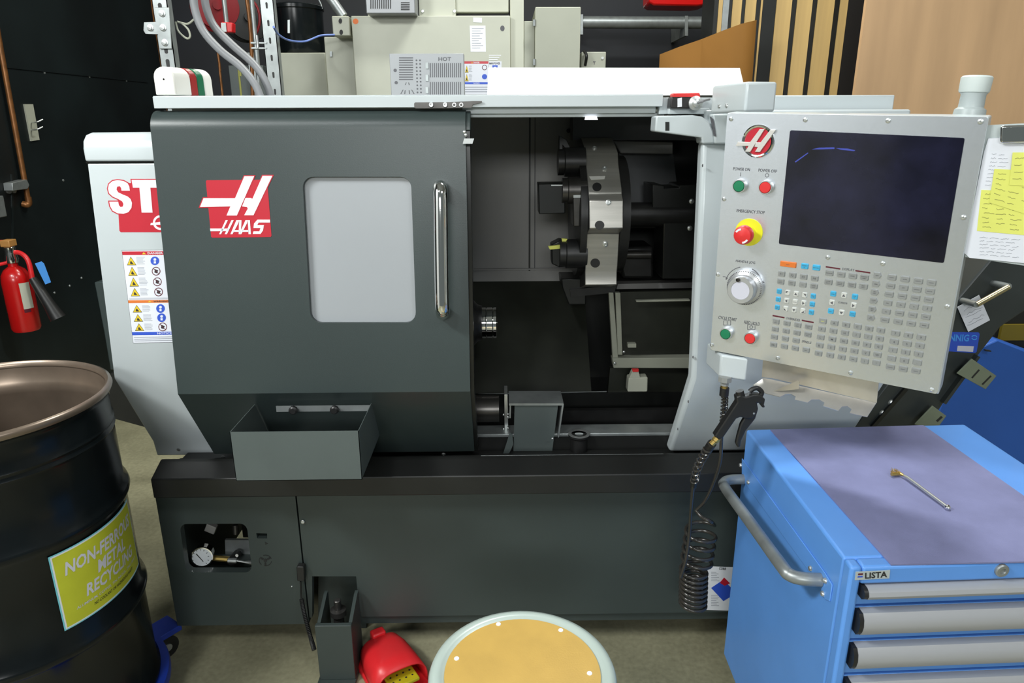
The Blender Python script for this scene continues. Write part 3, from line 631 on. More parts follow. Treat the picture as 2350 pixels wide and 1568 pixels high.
# levelling foot
lf = thing('levelling_foot', 'dark grey levelling bracket with a jack bolt, in the notch of the lathe base', 'bracket', (-.5, 1.75, 0))
x0, x1 = at(722, 1440, Y=1.72).x, at(806, 1440, Y=1.72).x
zt2 = at(760, 1437, Y=1.72).z
MB().box((x0, 1.72, .012), (x1, 1.735, zt2)).build('front_plate', BASE, lf, bevel=.002)
MB().box((x0-.005, 1.69, 0), (x1+.002, 1.86, .012)).build('foot_plate', BASE, lf, bevel=.002)
for xx, nm in ((x0+.004, 'l'), (x1-.010, 'r')):
    zz = at(814, 1360, Y=1.83).z
    MB().prism([Vector((xx, 1.735, .012)), Vector((xx, 1.735, zt2)), Vector((xx, 1.825, zz)), Vector((xx, 1.84, zz)), Vector((xx, 1.84, .012))], (.01, 0, 0)).build('side_plate', BASE, lf)
bc = Vector(((x0+x1)/2, 1.79, 0))
MB().lathe(bc, (0, 0, 1), [(.02, .012), (.02, .04), (.016, .05), (.016, zt2-.02), (.024, zt2-.015), (.024, zt2+.003), (.011, zt2+.005), (.011, zt2+.035), (.009, zt2+.037), (0, zt2+.037)], 16).build('jack_bolt', GUNM, lf)
# bin on the door
bn = thing('chip_bin', 'open grey sheet metal bin hung low on the lathe door', 'bin', at(690, 1000, Y=1.75))
f0 = [at(*q_, Y=1.60) for q_ in ((527, 992), (823, 992), (835, 1101), (541, 1101))]
yb = 1.742
zt3 = f0[0].z; zb3 = f0[2].z
def bx(pts): return pts
b0 = [Vector((f0[0].x, 1.60, zt3)), Vector((f0[1].x, 1.60, zt3)), Vector((f0[1].x, 1.60, zb3)), Vector((f0[0].x, 1.60, zb3))]
ydoor = lambda z: 1.759+(.921-z)*(.164/.257)-.003
bk = [Vector((f0[0].x, ydoor(zt3), zt3)), Vector((f0[1].x, ydoor(zt3), zt3)), Vector((f0[1].x, ydoor(zb3), zb3)), Vector((f0[0].x, ydoor(zb3), zb3))]
mb = MB(); T = .0015
mb.prism([b0[0], b0[1], b0[2], b0[3]], (0, T, 0)); mb.prism([b0[0], b0[3], bk[3], bk[0]], (T, 0, 0)); mb.prism([b0[1], b0[2], bk[2], bk[1]], (-T, 0, 0)); mb.prism([b0[3], b0[2], bk[2], bk[3]], (0, 0, T))
mb.build('bin_body', BIN, bn); yb2 = ydoor(zt3)
MB().box((f0[0].x+.06, yb2-.006, zt3-.02), (f0[1].x-.002, yb2-.004, zt3-.003)).build('mounting_strip', GALV, bn)
for q_ in ((681, 944), (774, 944)):
    c_ = Vector((at(q_[0], q_[1], Y=1.79).x, yb2-.006, zt3-.010)); MB().lathe(c_, (0, -1, 0), [(.006, 0), (.006, .008), (.012, .010), (.012, .018), (.008, .022), (0, .022)], 10).build('thumb_knob', RUBBER, bn)
# status light
sl = thing('status_light', 'white rounded box with red and green lens bands, on the lathe top rail', 'light', (-.83, 1.90, 1.681))
def arch(px0, px1, ztop, zbot, n=10):
    r = (px1-px0)/2; c = (px0+px1)/2; return [(c+r*math.cos(R(a)), ztop-r+r*math.sin(R(a))) for a in [180*i/n for i in range(n+1)]]+[(px0, zbot), (px1, zbot)]
ax0, ax1 = at(358, 200, Y=1.87).x, at(405, 200, Y=1.87).x; ztp = at(380, 153, Y=1.87).z
prf = arch(ax0, ax1, ztp, 1.683)
# the arch faces the camera's left; its bands run back to the right
d_ = Vector((.055, .10, 0)); segs = [(0, .42, CREAM, 'end_shell'), (.42, .60, LENSR, 'red_lens'), (.60, .78, LENSG, 'green_lens'), (.78, 1.0, CREAM, 'rear_shell')]
for a_, b_, m_, nm in segs: MB().prism([Vector((x_, 1.862, z_))+d_*a_ for x_, z_ in prf], d_*(b_-a_)).build(nm, m_, sl, bevel=.003)
MB().cyl(Vector(((ax0+ax1)/2, 1.863, at(382, 182, Y=1.862).z)), (0, -1, 0), .0022, .001, 12).build('screw_hole', LETBLK, sl)

# ================================================================ control pendant
pp = Vector((.6724, 1.4223, 1.3554)); prot = Matrix.Rotation(-.6699, 3, 'Z')@Matrix.Rotation(.0738, 3, 'X')@Matrix.Rotation(.0133, 3, 'Y')
PN = -(prot@Vector((0, 1, 0))); PPL = Plane(pp, PN)
pend = thing('control_pendant', 'brushed steel operator control panel with dark screen and keypad, hung right of the lathe opening', 'control panel', pp-Vector((0, 0, .27)))
plate = MB().px(PPL, quadrr((1669, 260), (2268, 269), (2151, 905), (1630, 803), .012, 4), -.003, 0).build('face_plate', BRUSH, pend)
MB().px(PPL, [(1668, 259), (2270, 268), (2154, 906), (1629, 804)], -.055, -.003).build('housing', WHITE, pend, bevel=.003)
MB().px(PPL, quadrr((1813, 299), (2214, 317), (2166, 604), (1787, 560), .015, 4), -.0, .0012).build('screen', SCREEN, pend)
mb = MB()
for l in ([(1862, 343), (1880, 339), (1915, 338), (1915, 342), (1880, 343)], [(1918, 340), (1945, 341), (1963, 345), (1960, 347), (1930, 344)], [(1824, 371), (1854, 350), (1855, 352), (1826, 373)]): mb.px(PPL, l, .0011, .0015)
mb.build('screen_scratch', SCRAT, pend, smooth=0)
SC = [(1678, 273), (1848, 275), (2038, 277), (2250, 279), (1662, 457), (2211, 499), (1648, 630), (2174, 704), (1634, 792), (1785, 822), (1952, 856), (2138, 895), (1900, 591), (2026, 605)]
for q_ in SC:
    c_ = PPL.hit(*q_); MB().lathe(c_, PN, [(.0048, 0), (.0042, .0022), (.0018, .003), (.0018, .0012), (0, .0012)], 14).build('panel_screw', ZINC, pend)
# emblem
U = prot@Vector((1, 0, 0)); V = prot@Vector((0, 0, 1))
ec = PPL.hit(1740, 324)
em = MB().lathe(ec, PN, [(.0335, 0), (.0335, .003), (.031, .005), (.028, .004), (.0275, .002), (0, .002)], 40).build('emblem_ring', CHROME, pend)
MB().cyl(PPL.hit(1740, 324, .002), PN, .0275, .0012, 36).build('emblem_disc', RED, em)
def z1(l): return [(1600+a/5.87, 240+b/5.87) for a, b in l]
mb = MB()
for l in ([(548, 500), (710, 508), (838, 335), (905, 335), (712, 640), (640, 635), (690, 560), (515, 560)], [(985, 338), (1058, 340), (842, 642), (775, 638), (815, 575), (770, 570), (790, 510), (850, 512)]): mb.px(PPL, z1(l), .003, .0065)
mb.build('emblem_letter', mat('emblem_metal', (.72, .70, .66), .35, .4), em, bevel=.0006, smooth=0)
# printed captions
def cap(t, a, b, hgt, name='caption', m=LETGREY, bold=0.0):
    mb = MB(); mb.tpx(t, PPL, a, b, (a[0]+(1), a[1]-hgt), 0, 0, bold, .0008); return mb.build(name, m, pend, smooth=0)
cap('POWER ON', (1682, 391), (1720, 393), 7); cap('POWER OFF', (1740, 394), (1782, 397), 7); cap('EMERGENCY STOP', (1690, 487), (1754, 492), 7)
cap('HANDLE JOG', (1688, 603), (1732, 608), 7); cap('CYCLE START', (1648, 732), (1690, 738), 7); cap('FEED HOLD', (1707, 743), (1743, 748), 7)
cap('DISPLAY', (1932, 620), (1960, 623), 5, m=LETGREY); cap('OVERRIDES', (1803, 733), (1835, 738), 5); cap('SPINDLE', (1840, 786), (1861, 790), 5); cap('CURSOR', (1923, 696), (1944, 699), 4)
mb = MB(); mb.px(PPL, [(1699.5, 396), (1700.5, 396), (1700, 405), (1699, 405)], 0, .0006)
def ring(cx, cy, r, t): return circ(cx, cy, r, r, 16, 0, 359.9)+circ(cx, cy, r-t, r-t, 16, 359.9, 0)
mb.px(PPL, ring(1760, 402.5, 4.5, 1), 0, .0006); mb.px(PPL, ring(1724, 751, 4, 1), 0, .0006)
def frame(x0, y0, x1, y1, t=.9):
    for l in ([(x0, y0), (x1, y0), (x1, y0+t), (x0, y0+t)], [(x0, y1-t), (x1, y1-t), (x1, y1), (x0, y1)], [(x0, y0), (x0+t, y0), (x0+t, y1), (x0, y1)], [(x1-t, y0), (x1, y0), (x1, y1), (x1-t, y1)]): mb.px(PPL, l, 0, .0006)
frame(1660, 736, 1677, 747); mb.px(PPL, [(1668, 738), (1669, 738), (1669, 745), (1668, 745)], 0, .0006); frame(1715, 745, 1733, 757)
for a, b in (((1895, 611), (1928, 616)), ((1963, 620), (1997, 625)), ((1773, 723), (1800, 728)), ((1840, 734), (1867, 739))):
    mb.px(PPL, [a, (b[0], b[1]), (b[0], b[1]+3), (a[0], a[1]+3)], 0, .0008, 1)
for a0, a1, tip in ((100, 155, 1), (20, 62, 0)):
    pts = circ(1706, 655, 43, 43, 12, a0, a1); pi = circ(1706, 655, 41.5, 41.5, 12, a1, a0); mb.px(PPL, pts+pi, 0, .0006)
    t_ = circ(1706, 655, 42, 42, 2, a1 if tip else a0, a1+9 if tip else a0-9); p0_, p1_ = t_; dx, dy = p1_[0]-p0_[0], p1_[1]-p0_[1]
    mb.px(PPL, [(p0_[0]-dy*.4, p0_[1]+dx*.4), (p1_[0], p1_[1]), (p0_[0]+dy*.4, p0_[1]-dx*.4)], 0, .0006)
mb.px(PPL, [(1659, 634.5), (1665, 635), (1665, 636), (1659, 635.5)], 0, .0006); mb.px(PPL, [(1748, 647.4), (1754, 648), (1754, 649), (1748, 648.4)], 0, .0006); mb.px(PPL, [(1750.5, 645), (1751.5, 645), (1751.5, 651), (1750.5, 651)], 0, .0006)
pm = mb.build('panel_marking', [LETGREY, MAROON], pend, smooth=0)
# push buttons
def button(px, m, name):
    c_ = PPL.hit(*px); b_ = MB().lathe(c_, PN, [(.0148, 0), (.0148, .010), (.0138, .012), (.0125, .012), (.012, .009), (0, .009)], 28).build(name, ZINC, pend)
    MB().lathe(c_+PN*.009, PN, [(.0118, 0), (.0116, .003), (.0105, .0042), (0, .0046)], 28).build('button_cap', m, b_)
button((1700, 426), GREENB, 'power_on_button'); button((1760, 429), REDB, 'power_off_button'); button((1669, 764), GREENB, 'cycle_start_button'); button((1725, 774), REDB, 'feed_hold_button')
ec = PPL.hit(1719, 533); es = MB().cyl(ec, PN, .030, .002, 40).build('stop_button_plate', YEL, pend)
MB().cyl(ec, PN, .014, .028, 24).build('stop_button_neck', YEL, es)
MB().lathe(ec+PN*.024, PN, [(.016, 0), (.0205, .003), (.0205, .013), (.018, .018), (.010, .021), (0, .022)], 36).build('stop_button_mushroom', REDB, es)
tp_ = Plane(ec+PN*.044, PN); mb = MB()
for a0, a1 in ((100, 150), (280, 330)):
    kk = ec+PN*.0435
    for i in range(8):
        t0, t1 = R(a0+(a1-a0)*i/8), R(a0+(a1-a0)*(i+1)/8)
        q4 = [kk+(U*math.cos(t_)+V*math.sin(t_))*r__ for t_, r__ in ((t0, .0125), (t1, .0125), (t1, .0165), (t0, .0165))]; mb.prism(q4, PN*.0015)
mb.build('stop_button_arrow', VINYL, es, smooth=0)
# jog handle
jc = PPL.hit(1712, 658)
jk = MB().lathe(jc, PN, [(.040, 0), (.0405, .003), (.040, .011), (.031, .015), (.0305, .034), (.029, .036), (.021, .036), (.0205, .0345), (0, .0345)], 56).build('jog_wheel', KNOBG, pend)
MB().cyl(jc+PN*.0345, PN, .0205, .0006, 40).build('jog_wheel_disc', SILV, jk)
MB().lathe(jc+PN*.036+U*-.006+V*.024, PN, [(.0045, 0), (.0045, .003), (.0028, .0035), (.0028, .001), (0, .001)], 16).build('jog_finger_hole', GUNM, jk)
mb = MB(); kk = jc+PN*.0118
for i in range(60):
    t0 = R(6*i); r0, r1 = .0365, .0395
    mb.prism([kk+(U*math.cos(t0)+V*math.sin(t0))*r1, kk+(U*math.cos(t0+.03)+V*math.sin(t0+.03))*r1, kk+(U*math.cos(t0+.03)+V*math.sin(t0+.03))*r0, kk+(U*math.cos(t0)+V*math.sin(t0))*r0], PN*.0012)
mb.build('jog_wheel_ticks', LETGREY, jk, smooth=0)
# keys (built in the panel's own axes)
def key(cx, cy, w_, h_, m, name, legend=None, arrow=None, point=False, lm=LETGREY):
    c_ = PPL.hit(cx, cy); u = U*w_/2; v = V*h_/2; b_ = .0012; mb = MB(); H_ = .0034
    def loop(k, z): return [c_+u*(sx*(1-k/(w_/2)))+v*(sy*(1-k/(h_/2)))+PN*z for sx, sy in ((-1, -1), (1, -1), (1, 1), (-1, 1))]
    if point:
        out = [(-1, -1), (.55, -1), (1, 0), (.55, 1), (-1, 1)]
        l0 = [c_+u*x_+v*y_ for x_, y_ in out]; l1 = [c_+u*x_*.88+v*y_*.85+PN*H_ for x_, y_ in out]; n = 5
    else:
        def oct_(k, z, cr):
            a, b2 = w_/2-k, h_/2-k
            return [c_+U*x_+V*y_+PN*z for x_, y_ in ((-a+cr, -b2), (a-cr, -b2), (a, -b2+cr), (a, b2-cr), (a-cr, b2), (-a+cr, b2), (-a, b2-cr), (-a, -b2+cr))]
        l0 = oct_(0, 0, .0015); l1 = oct_(.0012, H_, .0012); n = 8
    mb.add(l0+l1, [tuple(range(n, 2*n))]+[(i, (i+1) % n, (i+1) % n+n, i+n) for i in range(n)], 0)
    if legend:
        rows = legend if isinstance(legend, list) else [legend]
        for i, t in enumerate(rows):
            hh = .0045 if len(rows) == 1 and len(t) <= 2 else .0019
            ww = min(w_*.72, hh*text_geo(t, 0, .01)[2]); y0 = (0 if len(rows) == 1 else (.5-i)*.0034)-hh/2
            A_ = c_-U*ww/2+V*y0+PN*(H_+.0003); mb.text(t, A_, A_+U*ww, A_+V*hh, 1, bold=.012)
    if arrow:
        tri = {'u': ((-.3, -.2), (.3, -.2), (0, .25)), 'd': ((-.3, .2), (0, -.25), (.3, .2)), 'l': ((.2, -.3), (.2, .3), (-.25, 0)), 'r': ((-.2, -.3), (.25, 0), (-.2, .3)),
               'ul': ((-.3, .3), (-.3, -.15), (.2, .3)), 'ur': ((.3, .3), (-.2, .3), (.3, -.15)), 'dl': ((-.3, -.3), (.2, -.3), (-.3, .15)), 'dr': ((.3, -.3), (.3, .15), (-.2, -.3))}[arrow]
        mb.prism([c_+U*x_*w_+V*y_*h_+PN*H_ for x_, y_ in tri], PN*.0003, 1)
    return mb.build(name, [m, lm], pend, smooth=0)
def grid(c00, c10, c01, nx, ny):
    return [[(c00[0]+(c10[0]-c00[0])*i/max(nx-1, 1)+(c01[0]-c00[0])*j/max(ny-1, 1), c00[1]+(c10[1]-c00[1])*i/max(nx-1, 1)+(c01[1]-c00[1])*j/max(ny-1, 1)) for i in range(nx)] for j in range(ny)]
z2 = lambda a, b: (1740+a/5.109, 580+b/5.109)
KW, KH = .0155, .0125
key(*z2(353, 137), .0345, KH, ORK, 'reset_key', 'RESET'); key(*z2(547, 158), .0155, KH, BLUEK, 'blue_key', ['POWER', 'UP']); key(*z2(683, 175), .0158, KH, BLUEK, 'blue_key', ['RECOVER'])
fk = ['F1', 'F2', 'F3', 'F4']; f2 = [['TOOL', 'OFFSET'], ['NEXT', 'TOOL'], ['X/Z'], ['WORK', 'ZERO']]
for j, row in enumerate(grid(z2(275, 246), z2(664, 300), z2(265, 338), 4, 2)):
    for i, q_ in enumerate(row): key(*q_, KW, KH, GREYK, 'grey_key', fk[i] if j == 0 else f2[i])
dl = [[['PROGRAM'], ['POSIT'], ['OFFSET'], ['CURRENT', 'COMDS']], [['ALARM', 'MESGS'], ['PARAM', 'DGNOS'], ['SETTING', 'GRAPH'], ['HELP', 'CALC']]]
for j, row in enumerate(grid(z2(836, 237), z2(1247, 289), z2(824, 342), 4, 2)):
    for i, q_ in enumerate(row): key(*q_, KW+.0008, KH, GREYK, 'grey_key', dl[j][i])
jb = [['CHIP', 'FWD'], ['CHIP', 'STOP'], ['CHIP', 'REV']]; jr = [['TS'], ['TS', 'RAPID'], ['TS']]
ja = [['ul', 'u', 'ur'], ['l', None, 'r'], ['dl', 'd', 'dr']]
for j, row in enumerate(grid(z2(246, 453), z2(645, 510), z2(224, 641), 5, 3)):
    for i, q_ in enumerate(row):
        if i in (0, 4): key(*q_, .0108, .0118, BLUEK, 'blue_key', (jb if i == 0 else jr)[j])
        elif (i, j) == (2, 1): key(*q_, .0112, .0118, PALEK, 'rapid_key', 'RAPID')
        else: key(*q_, .0108, .0118, PALEK, 'arrow_key', arrow=ja[j][i-1])
cg = grid(z2(880, 482), z2(1134, 516), z2(852, 685), 3, 3)
for (i, j), t in {(0, 0): ['HOME'], (2, 0): ['PAGE', 'UP'], (0, 2): ['END'], (2, 2): ['PAGE', 'DOWN']}.items(): key(*cg[j][i], .0118, .0120, BLUEK, 'blue_key', t)
for (i, j), t in {(1, 0): 'u', (0, 1): 'l', (2, 1): 'r', (1, 2): 'd'}.items(): key(*cg[j][i], .0115, .0120, PALEK, 'arrow_key', arrow=t)
for j, row in enumerate(grid(z2(1400, 265), z2(1400, 265), z2(1326, 762), 1, 6)):
    key(*row[0], .0150, .0125, GREYK, 'mode_key', [['EDIT'], ['MEM'], ['MDI', 'DNC'], ['HAND', 'JOG'], ['ZERO', 'RET'], ['LIST', 'PROG']][j], point=True)
mk = [['INSERT', 'ALTER', 'DELETE', 'UNDO'], ['SINGLE', 'DRY', 'OPTION', 'BLOCK'], ['COOLNT', 'ORIENT', 'TURRET', 'TURRET'], ['.0001', '.001', '.01', '.1'], ['ALL', 'ORIGIN', 'SINGL', 'HOME'], ['SELECT', 'SEND', 'RECV', 'ERASE']]
for j, row in enumerate(grid(z2(1570, 288), z2(2033, 350), z2(1486, 787), 4, 6)):
    for i, q_ in enumerate(row): key(*q_, .0162, .0122, GREYK, 'grey_key', mk[j][i])
og = grid(z2(210, 806), z2(592, 868), z2(180, 1078), 4, 4)
ot = [['-10', '100', '+10', 'CONTRL'], ['-10', '100', '+10', 'CONTRL'], ['FWD', 'STOP', 'REV', None], ['5%', '25%', '50%', '100%']]
for j in range(4):
    for i in range(4):
        if ot[j][i]: key(*og[j][i], KW, KH, GREYK, 'grey_key', [ot[j][i], 'FEED'] if j < 2 else ot[j][i])
al = ['SHIFT', *'ABCDEFGHIJKLMNOPQRSTUVWXYZ', 'EOB', '(', ')']
for j, row in enumerate(grid(z2(760, 800), z2(1438, 910), z2(708, 1180), 6, 5)):
    for i, q_ in enumerate(row):
        t = al[j*6+i]; key(*q_, KW+.0002, KH, GREYK, 'grey_key' if t != 'SHIFT' else 'shift_key', t, lm=(NOTE if t == 'SHIFT' else LETGREY))
nm = ['7', '8', '9', '4', '5', '6', '1', '2', '3', '-', '0', '.', 'CANCEL', 'SPACE', 'WRITE']
for j, row in enumerate(grid(z2(1612, 943), z2(1912, 990), z2(1550, 1338), 3, 5)):
    for i, q_ in enumerate(row): key(*q_, .0165, KH, GREYK, 'grey_key', nm[j*3+i])
# side slots & pipe stub on top
# pivot box over the pendant
a_, b_, c_ = at(1708, 257, Y=1.585), at(1778, 259, Y=1.60), at(1630, 262, Y=1.76)
b_.z = a_.z; c_.z = a_.z; hh = at(1708, 187, Y=1.585).z-a_.z
MB().prism([a_, b_, b_+(c_-a_), c_], (0, 0, hh)).build('pivot_arm', WHITE, pend, bevel=.006, seg=3)
pv = Plane(a_, (b_-a_).cross(Vector((0, 0, 1)))); pv = Plane(a_, (c_-a_).cross(Vector((0, 0, 1))))
if pv.n.y > 0 and pv.n.x > 0: pv.n = -pv.n
for q_ in ((1651, 244), (1668, 243)): MB().lathe(pv.hit(*q_), pv.n, [(.005, 0), (.004, .003), (0, .003)], 12).build('pivot_screw', ZINC, pend)
# lower box with air fitting
a_, b_, c_ = at(1650, 866, Y=1.56), at(1714, 864, Y=1.53), at(1618, 850, Y=1.66)
b_.z = a_.z; c_.z = a_.z; hh = at(1650, 815, Y=1.56).z-a_.z
MB().prism([a_, b_, b_+(c_-a_), c_], (0, 0, hh)).build('lower_box', WHITE, pend, bevel=.005, seg=3)
# tool tray under the pendant
TP = Plane(PPL.p-PN*.045, PN)
mb = MB(); mb.px(TP, [(1752, 815), (2018, 865), (2012, 925), (1772, 868), (1748, 866)], -.001, .0005)
zf = TP.hit(1900, 900).z
SP = Plane((0, 0, zf), (0, 0, 1)); n1_ = TP.hit(1752, 866); n2_ = TP.hit(2011, 925)
SP = Plane(n1_, (n2_-n1_).cross(Vector((.35, -.94, -.35))));
if SP.n.z < 0: SP.n = -SP.n
def sc(cx, cy, r): return [(cx+r*math.cos(R(a)), cy-r*.7*math.sin(R(a))-r*.1) for a in (175, 140, 100, 60, 20, 0)]
front = [(1728, 884), (1740, 893), (1758, 903), (1790, 911), (1802, 905), (1815, 904), (1826, 910), (1824, 917), (1853, 924), (1862, 917), (1880, 917), (1892, 924), (1889, 932), (1924, 943), (1932, 933), (1945, 932), (1954, 940), (1950, 948), (1990, 957), (2011, 925)]
mb.px(SP, [(1752, 868), (1770, 871)]+[(2011, 925)]+front[::-1][1:], -.0008, .0008)
mb.build('tool_tray', SHEETST, pend, smooth=0)
MB().px(Plane(TP.p+PN*.03, PN), [(1775, 898), (1830, 874), (1834, 877), (1833, 893), (1800, 897)], 0, .0015).build('tray_tab', SHEETST, pend)
# grey pipe stub above the pendant
pt = thing('pipe_stub', 'grey plastic pipe stub with a pale cap, rising behind the control panel', 'pipe', at(2225, 268, Y=1.36))
c_ = at(2222, 270, Y=1.36); k_ = 1.38/1600*.93
MB().lathe(c_-Vector((0, 0, .008)), (.05, 0, 1), [(.028, 0), (.026, .022), (.021, .026), (.0205, .048), (.0235, .053), (.0235, .064)], 32).build('pipe_body', PIPEG, pt)
MB().lathe(c_+Vector((.002, 0, .044)), (.05, 0, 1), [(.0238, 0), (.0252, .003), (.0260, .026), (.0235, .029), (0, .030)], 32).build('pipe_cap', PIPEC, pt)

# ================================================================ clipboard on the pendant's right side
CP = Plane(PPL.p-PN*.012+U*.24, (PN+U*.10).normalized())
cb = thing('clipboard', 'clipboard hanging right of the control panel', 'clipboard', CP.hit(2290, 600))
MB().px(CP, [(2258, 288), (2420, 280), (2420, 620), (2215, 590), (2214, 560)], -.004, 0).build('board', PIPEG, cb)
MB().px(CP, quadrr((2295, 289), (2430, 285), (2430, 326), (2294, 330), .2), .006, .012).build('clip', CHROME, cb, bevel=.003)
ps = MB().px(CP, [(2268, 318), (2420, 312), (2420, 612), (2350, 604), (2225, 592), (2212, 580), (2240, 440), (2258, 350)], .0005, .003).build('paper_stack', PAPER, None); tag(ps, 'white handwritten sheets held on the clipboard', 'paper')
def note(pts, name, lab, lo, rows):
    o = MB().px(CP, pts, lo, lo+.0006).build(name, NOTE, None); tag(o, lab, 'sticky note', 'yellow notes on the clipboard')
    mb = MB(); n = rows
    for i in range(n):
        v = (i+.8)/(n+.8); a = [pts[0][k]+(pts[3][k]-pts[0][k])*v for k in (0, 1)]; b = [pts[1][k]+(pts[2][k]-pts[1][k])*v for k in (0, 1)]
        for s_ in range(3):
            if random.random() < .2: continue
            u0 = .06+.3*s_+random.uniform(0, .05); u1 = u0+random.uniform(.12, .25); L_ = lambda u, d: (a[0]+(b[0]-a[0])*u, a[1]+(b[1]-a[1])*u+d)
            seg = [L_(u0+(u1-u0)*k/6, random.uniform(-1.4, 1.4)) for k in range(7)]
            mb.px(CP, seg+[(x_, y_+1.3) for x_, y_ in seg[::-1]], lo+.0006, lo+.0009)
    mb.build('handwriting', INK, o, smooth=0)
note([(2252, 436), (2350, 440), (2350, 540), (2242, 530)], 'sticky_note', 'lowest of the three yellow sticky notes on the clipboard', .003, 8)
note([(2282, 388), (2380, 392), (2380, 500), (2270, 465)], 'sticky_note', 'middle yellow sticky note on the clipboard, with a curled lower edge', .004, 6)
note([(2324, 350), (2410, 350), (2410, 430), (2316, 425)], 'sticky_note', 'topmost yellow sticky note on the clipboard, near the clip', .005, 4)
mb = MB()
for y_ in list(range(352, 430, 9))+list(range(545, 590, 8)):
    x0_ = 2276-(y_-352)*.22 if y_ < 500 else 2248
    for k in range(4):
        x1_ = x0_+random.uniform(10, 22); seg = [(x0_+(x1_-x0_)*i/6, y_+(x0_-2250)*.07+random.uniform(-1.3, 1.3)) for i in range(7)]; mb.px(CP, seg+[(a, b+.9) for a, b in seg[::-1]], .003, .0033); x0_ = x1_+5
        if y_ < 430 and k == 1: break
mb.build('handwriting', PENCIL, ps, smooth=0)

# ================================================================ air gun and coiled hose
gun = thing('air_blow_gun', 'black air blow gun with long lever, hooked on the tool tray under the control panel', 'air gun', at(1690, 1020, Y=1.46))
YG = 1.45
gpl = PY(YG)
bodyp = [(1640, 1003), (1692, 925), (1690, 912), (1700, 907), (1712, 912), (1732, 906), (1746, 908), (1757, 917), (1754, 930), (1757, 936), (1750, 937), (1746, 926), (1738, 926), (1741, 940), (1728, 962), (1712, 962), (1700, 958), (1690, 962), (1661, 1004), (1652, 1010)]
MB().px(gpl, bodyp, -.011, .011).build('gun_body', RUBBER, gun, bevel=.004, seg=3)
MB().px(gpl, [(1715, 948), (1741, 940), (1734, 962), (1712, 990), (1702, 1012), (1699, 1027), (1693, 1028), (1689, 1018), (1692, 1004), (1700, 975)], -.006, .006).build('trigger_lever', RUBBER, gun, bevel=.003)
MB().tube(bez([at(1744, 912, Y=YG), at(1748, 900, Y=YG), at(1738, 891, Y=YG), at(1728, 893, Y=YG), at(1720, 899, Y=YG)], 6), .0055, 12).build('nozzle_hook', RUBBER, gun)
MB().cyl(at(1700, 910, Y=YG-.002), (-.3, 0, 1), .009, .014, 16).build('gun_valve_cap', RUBBER, gun)
MB().cyl(gpl.hit(1730, 949, .011), (0, -1, 0), .0022, .001, 12).build('gun_pin', ZINC, gun)
gd_ = (at(1600, 1080, Y=YG+.08)-at(1655, 1000, Y=YG)).normalized()
MB().lathe(at(1648, 1004, Y=YG), (at(1628, 1025, Y=YG)-at(1648, 1004, Y=YG)), [(.007, 0), (.009, .002), (.009, .010), (.007, .012), (.007, .022)], 8).build('brass_nut', BRASS, gun)
hs_ = thing('coiled_air_hose', 'black coiled air hose looping from the white box down in front of the lathe base', 'hose', at(1600, 1400, Y=1.70))
YH = 1.70
MB().lathe(at(1664, 868, Y=1.55)+Vector((0, 0, .004)), (0, 0, -1), [(.016, 0), (.016, .012), (.010, .013), (.010, .022)], 8).build('fitting_collar', GREYK, hs_)
MB().cyl(at(1663, 876, Y=1.55), (0, 0, -1), .0085, .018, 6).build('brass_nut', BRASS, hs_)
pA = bez([at(1663, 890, Y=1.55), at(1663, 920, Y=1.55), at(1660, 960, Y=1.56), at(1656, 1000, Y=1.58), at(1652, 1060, Y=1.60), at(1637, 1110, Y=1.64), at(1618, 1150, Y=1.67), at(1597, 1172, Y=1.69)], 14)
mb = MB(); mb.tube(pA, .0045, 10)
def spring(path, i0, i1, turns, r, wr, m=0):
    pts = []
    for k in range(turns*10+1):
        f_ = i0+(i1-i0)*k/(turns*10); i = int(f_); i = min(i, len(path)-2); p = path[i].lerp(path[i+1], f_-i); t = (path[i+1]-path[i]).normalized(); u = t.cross(Vector((0, 1, 0))).normalized(); v = t.cross(u)
        a = 2*math.pi*k/10; pts.append(p+(u*math.cos(a)+v*math.sin(a))*r)
    mb.tube(pts, wr, 6, m)
spring(pA, 3, 40, 13, .0075, .0018)
mb.build('feed_hose', COIL, hs_)
mb = MB(); mb.cyl(at(1663, 890, Y=1.55), (0, 0, -1), .011, .02, 14); mb.build('hose_grip', RUBBER, hs_)
pB = bez([at(1632, 1020, Y=YG), at(1618, 1040, Y=1.47), at(1602, 1070, Y=1.50), at(1594, 1100, Y=1.54), at(1590, 1125, Y=1.56), at(1585, 1180, Y=1.62), at(1582, 1230, Y=1.65), at(1574, 1285, Y=1.655), at(1562, 1325, Y=1.66)], 12)
mb = MB(); mb.tube(pB, .0048, 10); spring(pB, 6, 40, 9, .009, .0024); mb.build('gun_hose', COIL, hs_)
MB().tube([at(1634, 1018, Y=YG), at(1622, 1036, Y=YG+.02)], .0105, 14).build('hose_grip', RUBBER, hs_); MB().tube([at(1594, 1100, Y=1.54), at(1591, 1118, Y=1.56)], .008, 14).build('hose_grip', RUBBER, hs_)
